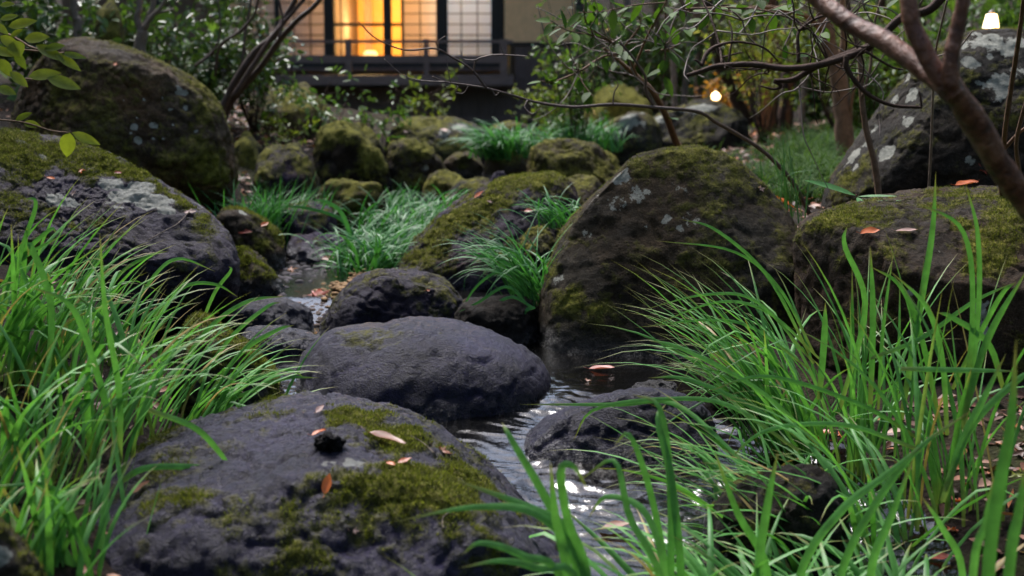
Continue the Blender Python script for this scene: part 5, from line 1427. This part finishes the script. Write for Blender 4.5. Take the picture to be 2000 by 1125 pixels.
bpx('bush', 'light green sprays hanging below the veranda deck', 830, 165, 10.5, 60, 40, 8, 170, 0.05, LEAFP, 28)
bpx('bush', 'low plants on the bank below the leaning stems', 520, 235, 8.6, 40, 22, 6, 90, 0.035, LEAFP, 29)
bpx('bush', 'yellow-green bush in front of the wainscot at the house corner', 1075, 180, 11.0, 55, 60, 14, 520, 0.055, LEAFP, 30)
bpx('bush', 'bush of fresh green leaves right of the house corner', 1190, 70, 14.5, 85, 70, 20, 1300, 0.065, LEAFF, 31)
bpx('bush', 'tall dim bush behind the thin grey trunk', 1290, 70, 15, 95, 90, 22, 1500, 0.08, LEAFP, 32)
bpx('bush', 'green bush behind the bare bough, left of the double trunk', 1430, 80, 14, 90, 110, 22, 1500, 0.075, LEAFF, 33)
bpx('bush', 'green bush between the double trunk and the slender tree', 1590, 110, 13.0, 70, 100, 22, 1300, 0.07, LEAFF, 34)
bpx('bush', 'bush in the shade right of the slender brown tree', 1720, 90, 12, 90, 110, 22, 1500, 0.07, LEAFP, 36)
bpx('bush', 'dark bush behind the tapered lamp', 1900, 20, 9.5, 140, 90, 20, 1300, 0.06, LEAFF, 37)
bpx('bush', 'low fern-like plants below the yellow mound', 1120, 240, 10.3, 50, 18, 10, 250, 0.05, LEAFF, 38)
bpx('bush', 'small plants on the bank left of the upper pool', 560, 270, 8.2, 40, 25, 8, 160, 0.035, LEAFP, 40)
bpx('bush', 'low shrub with the orange glow of the round lamp put into its leaf colour', 1425, 155, 11.4, 40, 35, 10, 300, 0.05, mat_leaf('lamp_glow_leaf', (0.20, 0.10, 0.015), (0.34, 0.16, 0.03), trans=0.4), 41)  # lamp glow on the foliage is painted as orange leaf colour

bpx('bush', 'pale bush filling the gap behind the arching stem', 1340, 90, 15.5, 80, 80, 22, 1300, 0.07, LEAFP, 42)
bpx('bush', 'pale green bush above the bare bough', 1500, 30, 10.5, 110, 60, 22, 900, 0.055, LEAFP, 43)
bpx('bush', 'bright bush above the slender tree, top right', 1640, 40, 10, 90, 70, 22, 900, 0.055, LEAFP, 44)
bpx('bush', 'feathery green bush left of the lichened boulder', 1680, 190, 10.5, 60, 50, 16, 600, 0.05, LEAFF, 45)
bpx('bush', 'small-leaved bush over the house corner, top centre', 1120, 40, 9.5, 70, 55, 16, 600, 0.05, LEAFF, 46)
bpx('bush', 'dark undergrowth between the slender tree and the double trunk', 1600, 150, 13.2, 55, 60, 16, 800, 0.055, LEAFD, 49)
bpx('bush', 'undergrowth behind the sapling by the lichened boulder', 1700, 150, 9.6, 55, 60, 16, 700, 0.05, LEAFF, 50)
# the far wood, plus unseen clumps added to block low sky: one mass
def wood_and_sky_screen():
    rng = np.random.default_rng(77)
    Vs, Fs, As, k = [], [], [], 0
    for q in range(230):
        x = rng.uniform(-14, 18); y = rng.uniform(20, 34)
        if -6.5 < x < 3.5 and y < 24.5: y += 6
        if q < 26: x, y = rng.uniform(3.0, 13), rng.uniform(15, 24)
        if q in range(26, 34): x, y = rng.uniform(-12, -6.5), rng.uniform(11, 18)
        zb = gz(x, y)
        c = np.array([x, y, zb + rng.uniform(0.6, 3.8)]); rad = np.array([rng.uniform(1.0, 2.0)] * 2 + [rng.uniform(0.9, 2.0)])
        n, lo, hi = 650, .07, .16
        if q >= 70:  # clumps beside and behind the camera, added to narrow the open sky
            lo, hi, n = .16, .34, 420
            a = rng.uniform(0, 1)
            if a < .36: x, y = rng.uniform(-9, -4.2), rng.uniform(-5, 13)
            elif a < .70: x, y = rng.uniform(4.6, 9), rng.uniform(-5, 13)
            else: x, y = rng.uniform(-8, 8), rng.uniform(-8, -3.2)
            c = np.array([x, y, max(gz(x, max(y, 1)) + 1, rng.uniform(1.2, 8.5))]); rad = np.array([1.6, 1.6, 1.6])
        B = c + rng.normal(size=(n, 3)) * rad * 0.55
        dr = rng.normal(size=(n, 3)); dr /= np.linalg.norm(dr, axis=1)[:, None]
        sd = np.cross(dr, rng.normal(size=(n, 3))); sd /= np.linalg.norm(sd, axis=1)[:, None]
        L = rng.uniform(lo, hi, n)[:, None]
        V = np.stack([B, B + dr * L * .5 + sd * L * .28, B + dr * L, B + dr * L * .5 - sd * L * .28], 1).reshape(-1, 3)
        Vs.append(V); Fs.append(np.arange(4 * n).reshape(-1, 4) + k); k += 4 * n
        r = np.repeat(np.clip(rng.random(n) * .6 + rng.random() * .5, 0, 1), 4)
        As.append(np.stack([0 * r, r, 0 * r, 0 * r + 1], -1))
    o = mesh_obj('wood_and_sky_screen', np.concatenate(Vs), np.concatenate(Fs), LEAFF)
    attr_col(o.data, 'bl', np.concatenate(As))
    tag(o, 'mass of dim green foliage in the wood behind, with unseen clumps added to shut out low sky', 'foliage', kind='stuff')
wood_and_sky_screen()

# ================================================================== the seedling on the brown boulder
def seedling():
    b = at(1684, 425, 4.35)
    E = empty('seedling', b, 'little plant with long pointed leaves between the two right boulders', 'plant'); ORIG[E.name] = b
    tube_part('stem', pix([(1684, 425), (1680, 395), (1672, 380)], (4.35, 4.3)), [.004, .003, .002], BARK, E, 6, n=8)
    for (p0, p1, w) in (((1672, 382), (1575, 348), 22), ((1675, 384), (1752, 380), 9), ((1674, 385), (1692, 410), 14), ((1680, 398), (1760, 388), 7)):
        a, c = at(*p0, 4.3), at(*p1, 4.2)
        part_geo('leaf', leaf_geo(a, c - a, np.array([0, -.55, .8]), np.linalg.norm(c - a), w * 4.3 / FPX, .8, 0.1), LEAFC, E)
LEAFC = mat_leaf('seedling_leaf', (0.05, 0.15, 0.05), (0.08, 0.20, 0.06), rough=0.55, trans=0.3, spec=0.15)
seedling()

# ================================================================== fallen leaves
def hit(px, py, dmax=30):
    """the nearest surface (boulder or soil) seen at a photo pixel: place and normal"""
    best = None
    for key, (o, V, N, F, m, x, y, z, facing) in ROCKS.items():
        k = np.where(facing & (np.abs(x - px) < 14) & (np.abs(y - py) < 14))[0]
        if len(k) == 0: continue
        q = k[np.argmin((x[k] - px) ** 2 + (y[k] - py) ** 2 )]
        if (x[q] - px) ** 2 + (y[q] - py) ** 2 > 150: continue
        if best is None or z[q] < best[2]: best = (V[q], N[q], z[q])
    r = ray(px, py)
    ys = np.linspace(1.6, 20, 1500)
    P = CAMP + r * (ys / r[1])[:, None]
    g = np.maximum(ground(P[:, 0], P[:, 1]), np.where(np.abs(P[:, 0] - stream_x(P[:, 1])) < .9, water_z(P[:, 1]), -9))
    i = np.where(P[:, 2] < g)[0]
    if len(i):
        dz = (P[i[0]] - CAMP) @ FWD
        if best is None or dz < best[2]: best = (np.array([P[i[0], 0], P[i[0], 1], g[i[0]]]), np.array([0, 0, 1.0]), dz)
    return best

_ld = hit(645, 874)[0][1]
rock('lava', [(612, 868), (620, 848), (645, 842), (668, 852), (677, 868), (660, 880), (630, 882)], _ld - 0.005, 0.032, 'fist-sized black pitted lava stone lying on the front boulder', name='stone', cat='stone', p=2.4, level=5, amp=0.13, rough=2.0, tone=(0.022, 0.020, 0.022), wet=False, sink=1.0, deep=0, chips=6)

def fallen(px, py, Lpx, wr, ang, mat, label, curl=-0.3, fold=0.5, lift=0.003):
    h = hit(px, py)
    P, N, dz = h
    N = N * 0.8 + np.array([0, -0.15, 0.5]); N /= np.linalg.norm(N)
    a = math.radians(ang)
    ex = np.array([1, 0, 0]) - N * N[0]; ex /= np.linalg.norm(ex)
    ey = np.cross(N, ex)
    t = ex * math.cos(a) + ey * math.sin(a)
    L = Lpx * dz / FPX
    V, F, A = leaf_geo(P - t * L / 2 + N * (lift + 0.02 * L), t, N, L, L * wr, hash_f(label), curl, 9, fold, 0.06)
    if wr >= .6: V, F, A = maple_geo(P - t * L / 2 + N * (lift + .01 * L), t, N, L * 1.15, L, hash_f(label))
    # stalk
    v, f = tube_geo([P - t * L * 0.72 + N * (lift + .006), P - t * L * 0.5 + N * (lift + .02 * L)], 0.0007, 4)
    k = len(V)
    V = np.concatenate([V, v]); F = [tuple(q) for q in F] + [tuple(q + k for q in g) for g in f]
    A = np.concatenate([A, np.tile([.5, .3, 0, 1], (len(v), 1))])
    o = mesh_obj('fallen_leaf', V, F, mat)
    attr_col(o.data, 'bl', A)
    tag(o, label, 'leaf', 'fallen leaves')
    return o

for args in [
    (752, 868, 82, .34, -22, FALLB, 'long curled brown leaf, the largest on the front boulder'),
    (860, 882, 36, .6, 10, FALLB, 'crumpled brown leaf at the right of the front boulder\'s moss'),
    (792, 907, 34, .45, 30, FALLO, 'orange-brown leaf on moss just below the long curled leaf'),
    (764, 911, 22, .5, -30, FALLO, 'tiny orange leaf left of its twin below the long curled leaf'),
    (637, 950, 44, .42, 80, FALLO, 'bright red-orange upright leaf in the middle of the front boulder'),
    (618, 846, 30, .5, 15, FALLO, 'orange leaf touching the black lava stone'),
    (624, 801, 26, .5, 60, FALLP, 'small pale pink leaf at the back of the front boulder'),
    (275, 958, 44, .45, 35, FALLB, 'dull brown leaf at the left end of the front boulder'),
    (690, 1040, 16, .6, 0, FALLP, 'tiny pale leaf scrap on the lower face of the front boulder'),
    (1697, 459, 40, .5, 10, FALLO, 'russet leaf on the flat top of the brown boulder, left of two'),
    (1770, 455, 46, .26, 8, FALLP, 'thin pale leaf on the flat top of the brown boulder, right of two'),
    (1890, 356, 50, .45, 15, FALLO, 'orange leaf where the brown boulder meets the lichened one'),
    (1920, 337, 34, .7, 60, FALLR, 'dark red round leaf just above the orange one at right'),
    (1530, 398, 46, .4, -20, FALLO, 'curled russet leaf on soil right of the tallest boulder'),
    (1578, 392, 36, .3, 0, FALLO, 'narrow orange leaf by the foot of the arching stem'),
    (1608, 330, 40, .5, 40, FALLO, 'upright orange-brown leaf beside the slender brown tree'),
    (1480, 371, 18, .6, 20, FALLP, 'tiny white leaf scrap on the right shoulder of the tallest boulder'),
    (1175, 725, 50, .4, -12, FALLR, 'dark red-brown leaf floating in the shaded water'),
    (1145, 747, 20, .7, 30, FALLB, 'small grey-brown leaf floating below the dark red one'),
    (1205, 1040, 70, .4, 10, FALLB, 'pinkish-brown leaf caught in the ripples at the bottom'),
    (1610, 852, 40, .5, -20, FALLO, 'orange leaf on soil among the right-hand grass'),
    (1640, 858, 30, .6, 30, FALLO, 'smaller orange leaf next to the orange one in the right-hand grass'),
    (1850, 960, 54, .6, 20, FALLR, 'dark red leaf, upper one of the pile at lower right'),
    (1862, 1000, 56, .6, -30, FALLB, 'pinkish brown leaf in the middle of the pile at lower right'),
    (1875, 985, 44, .6, 70, FALLO, 'orange leaf in the pile at lower right'),
    (1860, 1045, 46, .6, 50, FALLO, 'orange leaf at the foot of the pile at lower right'),
    (1985, 935, 50, .6, 60, LEAFY, 'yellow-green fallen leaf at the far right edge'),
    (1840, 1100, 50, .5, 0, FALLR, 'red leaf near the bottom edge at lower right'),
    (370, 419, 24, .5, 25, FALLP, 'pale pink leaf at the corner of the sloping left boulder'),
    (156, 335, 18, .8, 10, FALLO, 'little orange-red maple leaf on moss of the sloping left boulder'),
    (100, 350, 22, .35, -25, FALLO, 'bright orange curled leaf on the bare part of the sloping left boulder'),
    (142, 379, 16, .6, -20, FALLP, 'tiny pink leaf below the orange one on the sloping left boulder'),
    (232, 343, 16, .5, 0, FALLR, 'small dark red leaf in moss above the big lichen patch'),
    (267, 334, 10, .6, 30, FALLO, 'tiny orange leaf highest on the moss ridge of the left boulder'),
    (516, 441, 20, .5, 40, FALLO, 'red-orange leaf on the mossy rock above the pool'),
    (478, 456, 34, .35, -10, FALLR, 'reddish leaf lying flat on the mossy rock above the pool'),
    (935, 383, 24, .4, 30, FALLO, 'orange leaf on the edge of the long mossy slope'),
    (1036, 414, 24, .5, -10, FALLR, 'red leaf on the right part of the long mossy slope'),
    (958, 397, 14, .7, 80, FALLP, 'pale leaf scrap beside the orange leaf on the mossy slope'),
    (610, 575, 50, .6, -10, FALLR, 'large dark red leaf at the lower edge of the small pool'),
    (565, 530, 26, .6, 20, FALLB, 'brown leaf stranded at the left rim of the small pool'),
    (640, 508, 26, .5, 0, FALLB, 'brown leaf on wet gravel behind the small pool'),
    (835, 569, 10, .8, 30, FALLO, 'orange dot of a leaf on the rounded boulder behind the middle one'),
    (87, 236, 16, .8, 20, FALLR, 'pinkish red leaf on the left side of the huge brown boulder'),
    (225, 127, 14, .6, 0, FALLO, 'small orange leaf high on the huge brown boulder'),
    (790, 257, 14, .6, 30, FALLP, 'pink leaf between the two far mossy rocks'),
    (835, 235, 14, .4, 20, FALLO, 'orange leaf on the grey rock at the veranda base'),
    (868, 258, 18, .5, -30, FALLP, 'whitish leaf on the grey rock at the veranda base'),
    (770, 286, 16, .4, 20, FALLR, 'red leaf in the gap left of the round mossy rock'),
]:
    fallen(*args)

# twigs that lie about
def stick(label, pts, r):
    P = []
    for a, b in pts:
        h = hit(a, b); P.append(h[0] + h[1] * 0.006)
    v, f = tube_geo(catmull(P, 14), r, 5)
    tag(mesh_obj('fallen_twig', v, f, BARKG, None), label, 'twig', 'fallen twigs')
stick('pale pine needle lying on the moss of the front boulder', [(800, 856), (822, 870), (845, 888)], 0.0013)
stick('thin twig running down the dark face of the left boulder', [(372, 415), (350, 435), (320, 455), (290, 470)], 0.0018)
stick('short brown twig on the lower right of the front boulder', [(872, 1005), (866, 1020), (862, 1034)], 0.0012)

# leaf litter: uncountable
def litter():
    rng = np.random.default_rng(8)
    Vs, Fs, As, k = [], [], [], 0
    def put(px0, px1, d0, d1, n, L0, L1):
        nonlocal k
        for _ in range(n):
            d = rng.uniform(d0, d1); x = (rng.uniform(px0, px1) - 1000) / FPX * d
            z = gz(x, d)
            if z < float(water_z(d)) + 0.01: continue
            an = rng.uniform(0, 6.28); L = rng.uniform(L0, L1)
            V, F, A = leaf_geo(np.array([x, d, z + 0.008]), np.array([math.cos(an), math.sin(an), rng.normal() * .25]), np.array([rng.normal() * .4, rng.normal() * .4 - .2, 1]), L, L * rng.uniform(.35, .6), rng.random(), rng.normal() * .4, 5, .4)
            Vs.append(V); Fs.append(F + k); As.append(A); k += len(V)
    put(450, 700, 6.3, 10.5, 1300, .025, .06)
    put(1380, 1750, 4.6, 12, 1900, .03, .06)
    put(-200, 500, 2.1, 4.5, 420, .02, .05)
    put(1450, 2100, 2.2, 3.6, 700, .02, .06)
    put(700, 1150, 7.5, 12, 130, .02, .045)
    put(-100, 250, 5.5, 9, 120, .03, .05)
    put(1800, 3300, 2.4, 8, 700, .03, .06)
    put(-1300, -100, 2.4, 7, 500, .03, .06)
    o = mesh_obj('leaf_litter', np.concatenate(Vs), np.concatenate(Fs), LIT)
    attr_col(o.data, 'bl', np.concatenate(As))
    tag(o, 'scattered pinkish brown leaf litter on the soil', kind='stuff')
LIT = mat_leaf('litter_leaf', (0.1, 0.05, 0.03), (0.3, 0.2, 0.1), rough=0.5, trans=0.15, stops=[(0.0, (0.05, 0.022, 0.014)), (0.35, (0.11, 0.05, 0.03)), (0.6, (0.20, 0.09, 0.06)), (0.8, (0.30, 0.10, 0.035)), (1.0, (0.36, 0.24, 0.19))])
litter()

def gravel():
    rng = np.random.default_rng(18)
    D, F, E = ico(2)
    Vs, Fs, k = [], [], 0
    tan = []
    def put(n, cx, cd, sx, sd, r0, r1, ton, zz=0.0):
        nonlocal k
        for _ in range(n):
            d = cd + rng.normal() * sd; x = (cx - 1000) / FPX * cd + rng.normal() * sx
            z = max(gz(x, d), float(water_z(d)) - 0.004) + zz * max(0, 1 - ((x - (cx - 1000) / FPX * cd) / sx) ** 2 * .3)
            r = rng.uniform(r0, r1)
            V = D * r * np.array([rng.uniform(.8, 1.4), rng.uniform(.8, 1.4), rng.uniform(.5, .8)]) * (1 + .25 * pnoise(D * 1.5 + rng.random(3) * 40))[:, None]
            Vs.append(V + np.array([x, d, z])); Fs.append(F + k); k += len(D)
            t = rng.uniform(.6, 1.3)
            tan.append(np.tile([ton[0] * t, ton[1] * t, ton[2] * t, 1], (len(D), 1)))
    put(300, 700, 5.35, .07, .14, .006, .014, (.25, .15, .07), 0.03)
    put(160, 640, 5.05, .09, .10, .006, .014, (.08, .055, .042))
    put(60, 600, 5.95, .16, .06, .008, .02, (.07, .06, .065))
    put(40, 545, 5.6, .05, .12, .008, .02, (.07, .06, .065))
    o = mesh_obj('gravel', np.concatenate(Vs), np.concatenate(Fs), GRAV)
    attr_col(o.data, 'tone', np.concatenate(tan))
    tag(o, 'tan and grey gravel round the small pool', kind='stuff')
def mat_gravel():
    t = NT('gravel')
    t.put(t.P.inputs['Base Color'], t.attr('tone').outputs['Color'])
    t.P.inputs['Roughness'].default_value = 0.8
    t.P.inputs['Specular IOR Level'].default_value = 0.15
    return t.m
GRAV = mat_gravel()
gravel()
